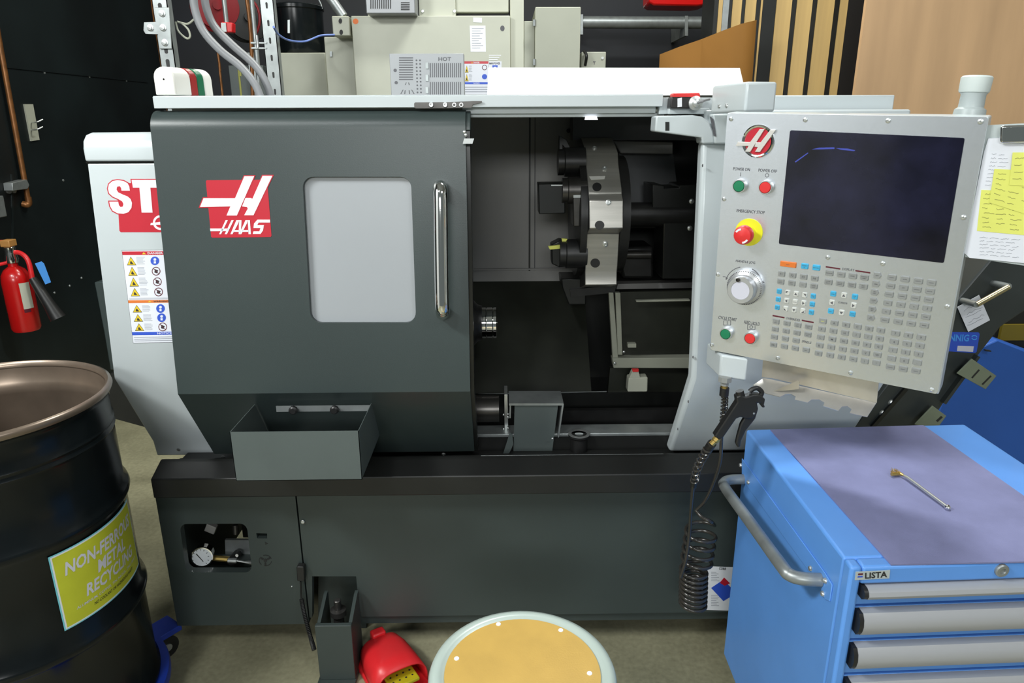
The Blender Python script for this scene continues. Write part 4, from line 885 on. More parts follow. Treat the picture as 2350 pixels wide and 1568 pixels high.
# coil
def helix(top, bot, turns, r, wr, ph=0):
    pts = []; N = int(turns*22)
    for k in range(N+1):
        t = k/N; p = top.lerp(bot, t); a = ph+2*math.pi*turns*t; pts.append(p+Vector((r*math.cos(a), r*.95*math.sin(a)+0, 0)))
    return pts
t1, b1 = at(1610, 1212, Y=YH), at(1598, 1292, Y=YH); t2, b2 = at(1592, 1305, Y=YH), at(1590, 1390, Y=YH)
h1_ = helix(t1, b1, 4, .042, .005, .3); h2_ = helix(t2, b2, 8, .0365, .005, 1.2)
mb = MB(); lead = bez([pA[-1], at(1612, 1188, Y=1.67), at(1632, 1198, Y=1.665), h1_[0]], 8); tail = bez([b1+Vector((-.03, -.02, 0)), t2+Vector((0, -.036, 0))], 2)
mb.tube(lead[:-1]+h1_, .0052, 10); mb.tube(h1_[-3:]+h2_, .0052, 10); mb.build('hose_coil', COIL, hs_)

# ================================================================ blue tool cabinet
cab = thing('tool_cabinet', 'light blue drawer cabinet with a grey mat on top, in front of the lathe', 'cabinet', (.93, 1.40, 0))
FL = Vector((.632, 1.088, 0)); UW = Vector((.584, .020, 0))/.584; UD = Vector((.014, .612, 0))/.612; CW, CDp, ZC = .60, .612, .83
def K(u, v, z): return FL+UW*u+UD*v+Vector((0, 0, z))
def kbox(mb, u0, u1, v0, v1, z0, z1, m=0): return mb.prism([K(u0, v0, z0), K(u1, v0, z0), K(u1, v1, z0), K(u0, v1, z0)], (0, 0, z1-z0), m)
mb = MB(); kbox(mb, 0, CW, .03, CDp, .105, ZC); kbox(mb, 0, .022, 0, .03, .105, ZC-.0); kbox(mb, CW-.022, CW, 0, .03, .105, ZC); 
FP = Plane(FL, UW.cross(Vector((0, 0, 1)))); 
if FP.n.y > 0: FP.n = -FP.n
zf1 = FP.hit(2000, 1342).z
kbox(mb, .022, CW-.022, 0, .03, zf1, ZC)
mb.build('cabinet_body', BLUE, cab, bevel=.006, seg=3)
TPn = PZ(ZC)
MB().px(TPn, [(1768, 986), (2119, 976), (2350, 1138), (2560, 1285), (2045, 1295)], .0, .003).build('top_mat', MATT, cab, smooth=0)
SPn = Plane(FL, Vector((0, 0, 1)).cross(UD)); 
if SPn.n.x > 0: SPn.n = -SPn.n
MB().px(SPn, [(1702, 1052), (1893, 1316), (1909, 1343), (1903, 1381), (1893, 1377), (1880, 1346), (1702, 1100)], 0, .003).build('handle_plate', BLUE, cab, bevel=.0015)
SH = lambda x, y, o=0: SPn.hit(x, y, o)
a_ = SH(1706, 1100, .003); b_ = SH(1884, 1331, .003); O = SPn.n*.062
hpts = bez([a_, a_+O*.55+UD*-.003, a_+O*.9-UD*.018, a_+O-UD*.05, a_.lerp(b_, .5)+O, b_+O+UD*.05, b_+O*.9+UD*.016, b_+O*.55+UD*.003, b_], 8)
MB().tube(hpts, .0135, 18).build('push_handle', GALV, cab)
for q_ in ((1719, 1107), (1701, 1068), (1862, 1305), (1896, 1333), (1890, 1363)):
    MB().lathe(SH(*q_, .002), SPn.n, [(.006, 0), (.006, .002), (.0045, .005), (0, .006)], 12).build('handle_bolt', ZINC, cab)
ys = [(1343, 1398, 1345, 1371), (1401, 1477, 1403, 1452), (1480, 1556, 1482, 1530), (1559, 1640, 1561, 1612), (1643, 1760, 1645, 1700), (1763, 1960, 1765, 1830)]
for i, (y0, y1, h0, h1) in enumerate(ys):
    xx = 2000-i*12; z1_, z0_, g1, g0 = [FP.hit(xx, y_).z for y_ in (y0, y1, h0, h1)]
    z0_ = max(z0_, .11)
    if z1_ < .13: break
    mb = MB(); kbox(mb, .024, CW-.024, .012, .03, z0_+.002, z1_-.001); d_ = mb.build('drawer', BLUE, cab, bevel=.001)
    g0 = max(g0, z0_+.004); r = (g1-g0)
    pf = [(-.0, 0), (-.006, .0), (-.014, .22), (-.017, .5), (-.014, .80), (-.006, 1), (0, 1)]
    P_ = [K(.034, a if a < 0 else .012, g0+b*r) for a, b in pf]
    MB().prism(P_, UW*(CW-.068)).build('drawer_handle', ALU, d_, smooth=35)
    P2 = [K(.026, a*.9 if a < 0 else .012, g0+(b*.96+.02)*r) for a, b in pf]; MB().prism(P2, UW*.008).build('handle_end_cap', RUBBER, d_)
nb = MB().px(FP, [(1964, 1313), (2043, 1309), (2041, 1328), (1962, 1332)], 0, .0008).build('name_badge', PIPEG, cab)
mb = MB(); mb.tpx('LISTA', FP, (1985, 1329), (2036, 1325.5), (1985.5, 1315), 0, 0, .03, .0012)
mb.px(FP, [(1970, 1317), (1981, 1316.5), (1980, 1320), (1969, 1320.5)], .0008, .0013, 1); mb.px(FP, [(1969, 1323), (1980, 1322.5), (1979.5, 1325.5), (1968, 1326)], .0008, .0013, 2); mb.build('badge_lettering', [LETBLK, MAROON, HENB], nb, smooth=0)
MB().lathe(FP.hit(2297, 1308), FP.n, [(.013, 0), (.013, .004), (.011, .006), (.006, .006), (.005, .003), (0, .003)], 28).build('drawer_lock', GALV, cab)
for u_, v_ in ((.08, .08), (CW-.08, .08), (.08, CDp-.08), (CW-.08, CDp-.08)):
    c_ = K(u_, v_, 0); w_ = MB().cyl(c_+Vector((-.016, 0, .04)), (1, 0, 0), .04, .032, 24); w_.box(c_+Vector((-.02, -.02, .06)), c_+Vector((.02, .02, .105)), 0); w_.build('caster', RUBBER, cab)
# brush tool lying on the mat
bt = thing('brush_tool', 'thin steel rod tool with a small bristle head, lying on the cabinet mat', 'hand tool', at(2120, 1130, Z=ZC+.003))
Zt = ZC+.010
MB().tube([at(2072, 1090, Z=Zt), at(2082, 1096, Z=Zt), at(2172, 1163, Z=Zt-.002)], [.0025, .0036, .0036], 10).build('rod', ZINC, bt)
MB().lathe(at(2172, 1163, Z=Zt-.002), (at(2180, 1169, Z=Zt-.002)-at(2172, 1163, Z=Zt-.002)), [(.0036, 0), (.006, .002), (.006, .005), (.003, .009), (0, .010)], 12).build('rod_tip', CHROME, bt)
MB().tube([at(2073, 1091, Z=Zt), at(2064, 1087, Z=Zt), at(2046, 1089, Z=Zt)], [.003, .005, .004], 10).build('brush_head', BRASS, bt)
mb = MB()
for k in range(26):
    b0 = at(2046+k*.8, 1088+random.uniform(-2, 1), Z=Zt); mb.tube([b0, b0+Vector((random.uniform(-.006, .003), random.uniform(0, .010), random.uniform(.004, .012)))], .0005, 4)
tag(mb.build('bristles', BRASS, bt, smooth=0), kind='stuff')

# ================================================================ drum with lime label
DC = Vector((-1.273, 1.569, 0)); z0 = .11
dr = thing('steel_drum', 'open black steel drum with a lime recycling label, in the left foreground', 'drum', DC+Vector((0, 0, z0)))
Rb = .284
pf = [(0, z0+.012), (Rb-.004, z0+.012), (Rb, z0), (Rb+.007, z0+.002), (Rb+.007, z0+.012), (Rb, z0+.018)]
for zc in (z0+.29, z0+.585):
    pf += [(Rb, zc-.022), (Rb+.009, zc-.010), (Rb+.012, zc), (Rb+.009, zc+.010), (Rb, zc+.022)]
for zc in (.875, .892): pf += [(Rb, zc-.008), (Rb+.004, zc), (Rb, zc+.008)]
pf += [(Rb, .955), (Rb+.003, .965), (Rb+.010, .972)]
dr_o = MB().lathe(DC, (0, 0, 1), pf, 96, cap_=False).build('drum_shell', DRUMB, dr, smooth=50)
MB().lathe(DC, (0, 0, 1), [(Rb+.010, .972), (Rb+.013, .979), (Rb+.011, .987), (Rb+.004, .990), (Rb-.001, .986), (Rb-.003, .978), (Rb-.003, .972)], 96, cap_=False).build('rolled_rim', DRUMI, dr, smooth=60)
MB().lathe(DC, (0, 0, 1), [(Rb-.003, .975), (Rb-.003, .93), (Rb-.012, .915), (Rb-.005, .90), (Rb-.003, .72), (Rb+.005, .695), (Rb-.003, .67), (Rb-.003, .14), (0, .14)], 96, cap_=False).build('drum_inner', DRUMI, dr, smooth=60)
RL = Rb+.0012
def cylhit(px, py, r=RL):
    d = ray(px, py); a = d.x**2+d.y**2; ox, oy = -DC.x, -DC.y; b = 2*(d.x*ox+d.y*oy); c = ox*ox+oy*oy-r*r; D_ = b*b-4*a*c
    t = (-b-math.sqrt(max(D_, 0)))/(2*a); p = C0+d*t; return math.atan2(p.y-DC.y, p.x-DC.x), p.z
cs = [cylhit(*q_) for q_ in ((106, 1272), (293, 1147), (317, 1303), (149, 1445))]
th0 = (cs[0][0]+cs[3][0])/2; th1 = (cs[1][0]+cs[2][0])/2; zt0, zt1 = (cs[0][1]+cs[1][1])/2, (cs[2][1]+cs[3][1])/2
def LB(u, v, lift=0): a = th0+(th1-th0)*u; r = RL+lift; return Vector((DC.x+r*math.cos(a), DC.y+r*math.sin(a), zt0+(zt1-zt0)*v))
def lpatch(mb, u0, u1, v0, v1, lift, m):
    n = 28; vs = [LB(u0+(u1-u0)*i/n, v, lift) for i in range(n+1) for v in (v0, v1)]; return mb.add(vs, [(2*i, 2*i+1, 2*i+3, 2*i+2) for i in range(n)], m)
mb = MB(); lpatch(mb, 0, 1, 0, 1, .0004, 0); lpatch(mb, .012, .988, .015, .985, .0008, 3); lpatch(mb, .024, .976, .032, .968, .0012, 1)
def ltext(mb, t, u0, u1, v0, v1, m, bold):
    vs, fs, _ = text_geo(t, .25, bold); mb.add([LB(u0+(u1-u0)*x+ .0, v1+(v0-v1)*y, .0017) for x, y in vs], fs, m)
ltext(mb, 'NON-FERROUS', .09, .92, .15, .32, 2, .028); ltext(mb, 'METAL', .36, .74, .36, .52, 2, .028); ltext(mb, 'RECYCLING', .22, .86, .56, .72, 2, .028)
ltext(mb, 'ALUMINUM, COPPER, TIN, NICKEL, ZINC, BRASS', .12, .90, .775, .815, 2, .006); ltext(mb, 'NO COOLANT OR HAZARDOUS WASTE', .27, .80, .85, .89, 4, .008)
mb.build('recycling_label', [CYAN, LIME, SILV, VINYL, LETBLK], dr, smooth=60)
dol = thing('drum_dolly', 'blue wheeled dolly under the black drum', 'dolly', DC)
MB().lathe(DC, (0, 0, 1), [(.20, .085), (.315, .085), (.315, .100), (.312, .1085), (.20, .1085), (.20, .085)], 64).build('dolly_ring', DOLLY, dol)
for a_ in (-35, 55, 145, 235):
    d_ = Vector((math.cos(R(a_)), math.sin(R(a_)), 0)); n_ = Vector((-d_.y, d_.x, 0)); c_ = DC+d_*.34
    tb = MB().prism([c_-d_*.05-n_*.04+Vector((0, 0, .088)), c_+d_*.04-n_*.04+Vector((0, 0, .088)), c_+d_*.04+n_*.04+Vector((0, 0, .088)), c_-d_*.05+n_*.04+Vector((0, 0, .088))], (0, 0, .02)).build('caster_plate', DOLLY, dol, bevel=.002)
    MB().cyl(c_+Vector((0, 0, .036))-n_*.014, n_, .036, .028, 24).build('caster_wheel', RUBBER, dol)
    MB().cyl(c_+Vector((0, 0, .036))-n_*.018, n_, .012, .036, 12).build('caster_axle', ZINC, dol)

# ================================================================ stool
sz = .586; sc_ = Vector((.032, 1.115, 0))
st = thing('shop_stool', 'round shop stool with pale green rim and tan hardboard seat', 'stool', sc_)
MB().lathe(sc_, (0, 0, 1), [(.02, sz-.022), (.165, sz-.022), (.172, sz-.035), (.180, sz-.030), (.184, sz-.012), (.180, sz-.003), (.170, sz+.001), (.160, sz-.001), (.154, sz-.006), (.02, sz-.006)], 72).build('seat_ring', SAGE, st, smooth=60)
sd = MB().lathe(sc_, (0, 0, 1), [(0, sz-.006), (.1525, sz-.006), (.1525, sz-.0025), (0, sz-.0025)], 72).build('seat_board', HARDB, st, smooth=30)
for q_ in ((1144, 1433), (1287, 1447), (1048, 1512), (1353, 1546)):
    p_ = at(*q_, Z=sz-.0025)
    for p2 in ((p_, Vector((2*sc_.x-p_.x, 2*sc_.y-p_.y, p_.z))) if q_[1] < 1450 else (p_,)): MB().lathe(p2, (0, 0, 1), [(.0055, 0), (.005, .0012), (0, .0018)], 14).build('seat_rivet', BRIGHT, st)
for a_ in (45, 135, 225, 315):
    d_ = Vector((math.cos(R(a_)), math.sin(R(a_)), 0)); MB().tube([sc_+d_*.13+Vector((0, 0, sz-.02)), sc_+d_*.20+Vector((0, 0, .01))], .011, 12).build('leg', SAGE, st); MB().cyl(sc_+d_*.2007, (0, 0, 1), .014, .02, 12).build('leg_tip', RUBBER, st)
MB().tube([sc_+Vector((.178*math.cos(R(k*10)), .178*math.sin(R(k*10)), .17)) for k in range(37)], .007, 8).build('foot_ring', SAGE, st)

# ================================================================ foot pedal
pd = thing('foot_pedal', 'red hooded foot pedal with yellow treadle, on the floor beside the levelling bracket', 'pedal', at(905, 1520, Z=0))
pc_ = at(868, 1475, Z=.05); pc_.z = 0
fw = Vector((.52, -.854, 0)); sd_ = Vector((.854, .52, 0)); 
def archp(o, w_, h_, n=14): return [o+sd_*(w_*math.copysign(abs(math.cos(R(180*i/n)))**.62, math.cos(R(180*i/n))))+Vector((0, 0, .015+h_*abs(math.sin(R(180*i/n)))**.62)) for i in range(n+1)]
pc_ = pc_+fw*.0
sh = []; stn = [(0, .050, .055), (.015, .066, .072), (.06, .074, .082), (.13, .079, .086), (.19, .082, .082)]
mb = MB(); rings_ = [archp(pc_+fw*d, w_, h_) for d, w_, h_ in stn]; n = 15; vs = [p for r0 in rings_ for p in r0]
fs = [(i*n+k, i*n+k+1, (i+1)*n+k+1, (i+1)*n+k) for i in range(len(stn)-1) for k in range(n-1)]+[tuple(range(n))]
mb.add(vs, fs); hood = mb.build('pedal_hood', PEDAL, pd, smooth=60); so = hood.modifiers.new('thick', 'SOLIDIFY'); so.thickness = .005; so.offset = -1
MB().prism([pc_+sd_*-.080, pc_+sd_*.080, pc_+sd_*.080+fw*.22, pc_+sd_*-.080+fw*.22], (0, 0, .018)).build('pedal_base', PEDAL, pd, bevel=.004)
MB().prism([pc_+fw*-.012+sd_*-.022+Vector((0, 0, .02)), pc_+fw*-.012+sd_*.022+Vector((0, 0, .02)), pc_+fw*.02+sd_*.022+Vector((0, 0, .02)), pc_+fw*.02+sd_*-.022+Vector((0, 0, .02))], (0, 0, .078)).build('pedal_tab', PEDAL, pd, bevel=.006)
tr_ = MB().prism([pc_+sd_*-.045+fw*.06+Vector((0, 0, .045)), pc_+sd_*.045+fw*.06+Vector((0, 0, .045)), pc_+sd_*.045+fw*.215+Vector((0, 0, .05)), pc_+sd_*-.045+fw*.215+Vector((0, 0, .05))], (0, 0, .012)).build('treadle', PEDY, pd, bevel=.004)
mb = MB()
for i in range(4):
    for j in range(3):
        p_ = pc_+sd_*(-.03+.02*i)+fw*(.15+.022*j)+Vector((0, 0, .0605)); mb.cyl(p_, (0, 0, 1), .003, .0015, 8)
mb.build('treadle_studs', LETBLK, tr_)

# ================================================================ chip conveyor, bin, notes (right, behind the cabinet)
cv = thing('chip_conveyor', 'dark grey inclined chip conveyor duct rising behind the control panel', 'conveyor', (1.45, 2.2, 0))
CVP = PY(2.12)
MB().px(CVP, [(1955, 985), (2100, 800), (2268, 602), (2290, 575), (2430, 575), (2430, 680), (2350, 716), (2297, 751), (2245, 817), (2168, 923), (2125, 990), (2060, 1060), (1955, 1060)], -.35, 0).build('conveyor_duct', CONV, cv, bevel=.006)
MB().px(CVP, [(2165, 925), (2245, 817), (2250, 820), (2171, 929)], 0, .02).build('duct_flange', CONV, cv)
MB().px(CVP, [(2085, 895), (2010, 980), (2000, 980), (2080, 888)], 0, .01).build('duct_seam', BLACK, cv)
x0 = at(2040, 1000, Y=2.3).x; MB().box((x0-.15, 2.2, 0), (x0+.15, 2.45, at(2040, 1040, Y=2.2).z)).build('conveyor_foot', CONV, cv)
for q_ in ((2046, 925), (2026, 949), (2143, 985)): MB().lathe(CVP.hit(*q_), CVP.n, [(.012, 0), (.010, .003), (.005, .006), (0, .006)], 14).build('duct_bolt', ZINC, cv)
for l, sl_ in (([(2231, 824), (2287, 863), (2262, 894), (2197, 858)], [[(2246, 848), (2249, 850), (2232, 869), (2229, 867)], [(2273, 862), (2276, 864), (2256, 884), (2253, 882)]]), ([(2141, 932), (2172, 955), (2150, 985), (2100, 975)], [[(2160, 955), (2164, 958), (2152, 969), (2148, 966)]])):
    g_ = MB().px(PY(2.08), l, -.006, 0).build('slotted_bracket', OLIVE, cv, bevel=.001)
    for s_ in sl_: MB().px(PY(2.08), s_, 0, .0008).build('bracket_slot', LETBLK, g_)
a_, b_ = at(2242, 699, Y=2.05), at(2315, 658, Y=2.05); hnd = MB().tube([a_, b_], .0085, 14).build('pull_handle', mat('aged_brass', (.55, .48, .30), .3, .9), cv)
for p_, q_ in ((a_, 0), (b_, 1)): MB().tube([p_, p_+Vector((0, .075, -.005))], .010, 12).build('handle_foot', GALV, hnd)
lb = MB().px(CVP, quadrr((2160, 762), (2249, 763), (2241, 811), (2155, 805), .12), 0, .001).build('maker_plate', HENB, cv)
mb = MB(); mb.tpx('HENNIG', CVP, (2156, 783), (2223, 784), (2158, 767), 0, 0, .03, .0016); mb.px(CVP, [(2198, 794), (2235, 795), (2233, 808), (2196, 806)], .001, .0016, 1)
mb.px(CVP, circ(2236, 775, 7, 6, 16, 10, 160)+circ(2236, 775, 4.5, 3.5, 16, 160, 10), .001, .0016); mb.px(CVP, circ(2236, 775, 7, 6, 16, 190, 340)+circ(2236, 775, 4.5, 3.5, 16, 340, 190), .001, .0016)
mb.build('plate_lettering', [TAG, SILV], lb, smooth=0)
nt_ = MB().px(PY(2.112), [(2247, 677), (2272, 735), (2222, 762), (2197, 705)], 0, .001).build('paper_note', PAPER, None); tag(nt_, 'small white paper note taped on the dark conveyor, beside the brass handle', 'paper')
mb = MB()
for k in range(5):
    x_, y_ = 2212+k*2, 712+k*9; seg = [(x_+i*6+5*(k % 2), y_-i*2.9+random.uniform(-2.5, 2.5)) for i in range(7)]; mb.px(PY(2.112), seg+[(a, b+1) for a, b in seg[::-1]], .001, .0013)
mb.build('handwriting', PENCIL, nt_, smooth=0)
bb = thing('blue_chip_bin', 'dark blue hopper bin behind the conveyor at the right edge', 'bin', (2.0, 2.9, 0))
BP = PY(2.6); p_ = [BP.hit(*q_) for q_ in ((2135, 1000), (2168, 905), (2245, 800), (2290, 780), (2350, 804), (2500, 860))]
zmx = .0; p_ += [Vector((p_[-1].x, 2.6, .12)), Vector((p_[0].x, 2.6, .12))]
MB().prism(p_, (0, .22, 0)).build('hopper', BINB, bb, bevel=.006)
MB().px(PY(2.59), [(2262, 803), (2275, 805), (2275, 808), (2262, 806)], 0, .01).build('bin_slot', LETBLK, bb)
for dx in (.06, .55): MB().cyl((p_[0].x+dx, 2.71, .06), (1, 0, 0), .06, .04, 20).build('bin_wheel', RUBBER, bb)
cr = thing('dark_crate', 'dark crate with a yellow edge behind the blue bin', 'crate', (2.3, 2.95, 0))
x_ = at(2282, 760, Y=2.86).x; z_ = at(2320, 600, Y=2.86).z
MB().box((x_, 2.86, 0), (x_+.9, 3.05, z_)).build('crate_body', BLACK, cr, bevel=.004); zy = at(2330, 745, Y=2.85).z; MB().box((x_+.02, 2.845, zy-.07), (x_+.9, 2.86, zy+.0)).build('yellow_edge', mat('dull_yellow', (.22, .16, .01), .6), cr)

lb2 = MB().box((at(2100, 600, Y=2.86).x, 2.86, 0), (x_-.004, 3.05, at(2200, 560, Y=2.86).z)).build('beige_locker', BEIGE2, None); tag(lb2, 'plain beige locker glimpsed between control panel and conveyor', 'locker')
# ================================================================ background
def pbox(name, m, parent, x0, x1, ytop, Y, depth, zbot=0, bev=.004, ybot=None, yref=None):
    yr = 120 if yref is None else yref
    a = at(x0, yr, Y=Y); b = at(x1, yr, Y=Y); zt = at((x0+x1)/2, ytop, Y=Y).z; zb = zbot if ybot is None else at((x0+x1)/2, ybot, Y=Y).z
    return MB().box((a.x, Y, zb), (b.x, Y+depth, zt)).build(name, m, parent, bevel=bev)
mc = thing('machining_centre', 'tall beige machine cabinet with an orange dot, standing behind the lathe', 'machine', (-.3, 4.1, 0))
YM = 3.8
pbox('electrical_door', BEIGE, mc, 811, 1171, 36, YM, .5)
pbox('side_cabinet', BEIGE, mc, 746, 812, 85, YM+.1, .5)
bxh = pbox('junction_box', BEIGE, mc, 767, 806, 37, YM-.02, .25, ybot=82)
for q_ in ((781, 48), (783, 74)): MB().px(PY(YM-.021), circ(*q_, 4, 6), 0, .001).build('knockout', LETBLK, bxh)
MB().tube([at(748, -20, Y=YM+.2), at(788, 38, Y=YM+.2)], .025, 16).build('conduit_pipe', GALV, mc)
v1_ = pbox('vent_box', GRILLE, mc, 846, 957, -60, YM-.1, .3, ybot=31)
mb = MB(); PV = PY(YM-.101)
for k in range(10): mb.px(PV, [(850+k*5, -20), (852+k*5, -20), (852+k*5, 20), (850+k*5, 20)], 0, .001)
for k in range(5): mb.px(PV, [(920, 5+k*4), (940, 5+k*4), (940, 7+k*4), (920, 7+k*4)], 0, .001)
mb.build('vent_slots', LETBLK, v1_, smooth=0)
pbox('vent_foot', BEIGE, mc, 849, 930, 28, YM+.02, .2, ybot=40)
pbox('rear_column', BEIGE, mc, 965, 1048, -80, YM+.03, .3, zbot=1.6); pbox('rear_column', BEIGE, mc, 1048, 1168, -80, YM+.05, .3, ybot=28); pbox('gap_panel', BLACK, mc, 930, 1170, 24, YM+.1, .3, ybot=40)
pbox('side_column', BEIGE, mc, 1171, 1202, -80, YM+.04, .5)
for q_ in ((970, 26), (1043, 26)): MB().lathe(at(*q_, Y=YM+.03), (0, -1, 0), [(.010, 0), (.006, .006), (0, .006)], 10).build('column_screw', ZINC, mc)
pm_ = PY(YM); MB().px(pm_, circ(816, 49, 6.5), 0, .001).build('orange_dot', ORANGE, mc)
pl_ = MB().px(pm_, [(1078, 59), (1114, 59), (1115, 119), (1080, 119)], 0, .001).build('rating_plate', VINYL, mc)
mb = MB()
for k in range(9): mb.px(pm_, [(1083, 65+k*5.6), (1110-(k*7) % 12, 65+k*5.6), (1110-(k*7) % 12, 66+k*5.6), (1083, 66+k*5.6)], .001, .0015)
mb.build('plate_lines', PENCIL, pl_, smooth=0)
MB().px(pm_, [(1086, 40), (1106, 41), (1106, 52), (1086, 51)], 0, .001).build('small_sticker', VINYL, mc)
MB().px(pm_, circ(1153, 65, 5, 6.5), 0, .001).build('dark_badge', LETGREY, mc)
mb, q, P, rc = warn_decal(pm_, (1064, 141), (1121, 141), (1121, 217), (1064, 217), 'd', mc, [('red', 0, .07), ('row', .1, .36), ('row', .36, .62), ('blue', .63, .69), ('text', .72, .95)], full=False)
mb.px(pm_, circ(1112, 155, 6), 0, .001, 7); mb.px(pm_, circ(1112, 155, 4.6), 0, .0012, 0); mb.px(pm_, circ(1112, 176, 6), 0, .001, 5)
mb.build('danger_label', [PAPER, RED, WARNY, LETBLK, ORK, HENB, PENCIL, MAROON], mc, smooth=0)
pw = MB().px(pm_, [(1121, 141), (1151, 141), (1151, 158), (1122, 158)], 0, .001).build('power_sticker', PAPER, mc)
mb = MB(); mb.tpx('MAIN POWER', pm_, (1123, 148), (1148, 148), (1123, 143), 0, 0, .02, .0015); mb.px(pm_, [(1130, 150), (1142, 150), (1142, 158), (1139, 158), (1139, 153), (1133, 153), (1133, 158), (1130, 158)], .001, .0015, 1); mb.build('sticker_lettering', [LETBLK, HENB], pw, smooth=0)
for k in range(3): MB().px(pm_, [(1122, 126+k*5), (1150-k*4, 126+k*5), (1150-k*4, 128+k*5), (1122, 128+k*5)], 0, .0008).build('small_sticker', VINYL, mc)
mb = MB(); P2 = PY(YM+.1); mb.px(P2, [(757, 118), (762, 118), (762, 130), (757, 130)], 0, .01); mb.build('cabinet_latch', GALV, mc)
rcab = thing('beige_cabinet', 'tall beige electrical cabinet right of the machine behind the lathe', 'cabinet', (.25, 4.1, 0))
pbox('cabinet_box', BEIGE2, rcab, 1228, 1331, 16, YM, .45); pbox('cabinet_side', BEIGE2, rcab, 1202, 1227, 48, YM+.05, .4)
for y_ in (60, 150): MB().cyl(at(1226, y_, Y=YM-.005), (0, 0, 1), .008, .03, 10).build('hinge', GALV, rcab)
sb = thing('terminal_box', 'small beige box beside the tall cabinet, with a letter on it', 'box', at(1364, 150, Y=YM+.1)*1)
o_ = pbox('box_body', BEIGE2, sb, 1335, 1391, 119, YM+.1, .2, zbot=1.5); MB().px(PY(YM+.1), circ(1383, 133, 3), 0, .004).build('box_screw', ZINC, sb); mb = MB(); mb.tpx('T', PY(YM+.1), (1361, 148), (1367, 148), (1361, 141), 0, 0, .02); mb.build('box_letter', LETGREY, sb, smooth=0)
MB().tube(bez([at(1341, 118, Y=YM+.09), at(1346, 128, Y=YM+.05), at(1343, 150, Y=YM+.08)], 5), .008, 8).build('box_cable', RUBBER, sb)
MB().px(PY(YM+.1), [(1345, 200), (1380, 200), (1380, 420), (1345, 420)], -.1, 0).build('box_post', GALV, sb)
# low beige cabinet with black pail
lc = thing('low_cabinet', 'plain beige cabinet under the black pail, behind the lathe', 'cabinet', (-1.1, 4.3, 0))
pbox('cabinet_box', BEIGE2, lc, 634, 746, 121, 4.15, .45)
pa = thing('black_pail', 'glossy black lidded pail standing on a beige cabinet', 'pail', at(690, 120, Y=4.38))
c_ = at(690, 120, Y=4.38); zt = at(690, 121, Y=4.15).z+.001; r_p = (745-635)/2/1600*4.38
MB().lathe((c_.x, 4.38, 0), (0, 0, 1), [(r_p*.85, zt), (r_p*.93, zt+.03), (r_p*.95, zt+.24), (r_p, zt+.245), (r_p, zt+.262), (r_p*.95, zt+.268), (0, zt+.27)], 40).build('pail_body', DRUMB, pa)
MB().tube([Vector((c_.x+r_p*.98*math.cos(R(a)), 4.38-.02, zt+.25+.11*math.sin(R(a)))) for a in range(0, 181, 12)], .004, 8).build('pail_handle', GALV, pa)
MB().px(PY(4.38-r_p), [(660, 46), (665, 45), (665, 76), (660, 76)], -.015, .0).build('pail_latch', GALV, pa)
bc_ = MB().tube(bez([at(628, 62, Y=3.0), at(640, 80, Y=3.2), at(665, 93, Y=3.5), at(700, 95, Y=3.7), at(735, 82, Y=3.75), at(762, 80, Y=3.765), at(768, 80, Y=3.77)], 8), .0045, 8).build('blue_cable', mat('pale_blue_cable', (.16, .25, .62), .5), None); tag(bc_, 'blue cable sagging from the galvanised post to the beige machine', 'cable')
# galvanised struts
def strut(name, lab, x0, x1, Y, ref, side):
    a, b = at(x0, ref, Y=Y), at(x1, ref, Y=Y); s_ = thing(name, lab, 'post', (a.x, Y, 0), 'galvanised slotted posts'); mb = MB()
    mb.box((a.x, Y, 0), (b.x, Y+.003, 3.2)); mb.box((b.x-.003, Y, 0), (b.x, Y+.041, 3.2)); mb.box((a.x, Y, 0), (a.x+.003, Y+.041, 3.2)); mb.build('channel', GALV, s_)
    mb = MB(); w_ = (b.x-a.x)
    for k in range(36):
        z_ = 1.55+k*(.05 if Y < 3 else .07); 
        if z_ > 3.1: break
        zz = MB(); pts = [Vector(((a.x+b.x)/2+w_*(.13 if Y < 3 else .08)*math.cos(R(t)), Y-.0006, z_+(.008 if math.sin(R(t)) >= 0 else -.008)+w_*(.13 if Y < 3 else .08)*math.sin(R(t)))) for t in range(0, 360, 30)]; mb.prism(pts, (0, .001, 0))
    mb.build('slots', LETBLK, s_, smooth=0); return s_, a, b
s1, a1, b1_ = strut('strut_post', 'nearer galvanised slotted post, behind the status light', 362, 396, 2.95, 100, 1)
pz = PY(2.947)
jp = MB().px(pz, [(355, 17), (388, 17), (394, 112), (366, 112), (362, 79), (334, 78), (329, 70), (330, 51), (357, 50)], 0, .005).build('joint_plate', GALV, s1, bevel=.001)
for q_ in ((372, 31), (374, 64), (378, 98), (345, 64)): MB().lathe(pz.hit(*q_, .005), (0, -1, 0), [(.013, 0), (.013, .002), (.009, .003), (.009, .010), (0, .011)], 12).build('plate_bolt', ZINC, jp)
strut('strut_post', 'farther galvanised slotted post, right of the grey conduits', 605, 636, 3.3, 100, 1)
def wire(name, lab, cat, pts, r, m, group=None, n=10): o = MB().tube(bez(pts, 10), r, n).build(name, m, None); tag(o, lab, cat, group); return o
wire('copper_pipe', 'thin old copper pipe running beside the nearer galvanised post', 'pipe', [at(348, -40, Y=3.05), at(358, 40, Y=3.05), at(371, 120, Y=3.05), at(385, 222, Y=3.05), at(410, 400, Y=3.05)], .012, COPPER)
wire('conduit_hose', 'left of the two thick grey hoses curving down onto the lathe', 'hose', [at(443, -30, Y=2.6), at(447, 20, Y=2.6), at(466, 70, Y=2.6), at(505, 115, Y=2.6), at(552, 153, Y=2.6), at(584, 192, Y=2.6), Vector((at(602, 228, Y=2.6).x, 2.6, 1.69))], .0135, HOSE, 'grey conduit hoses')
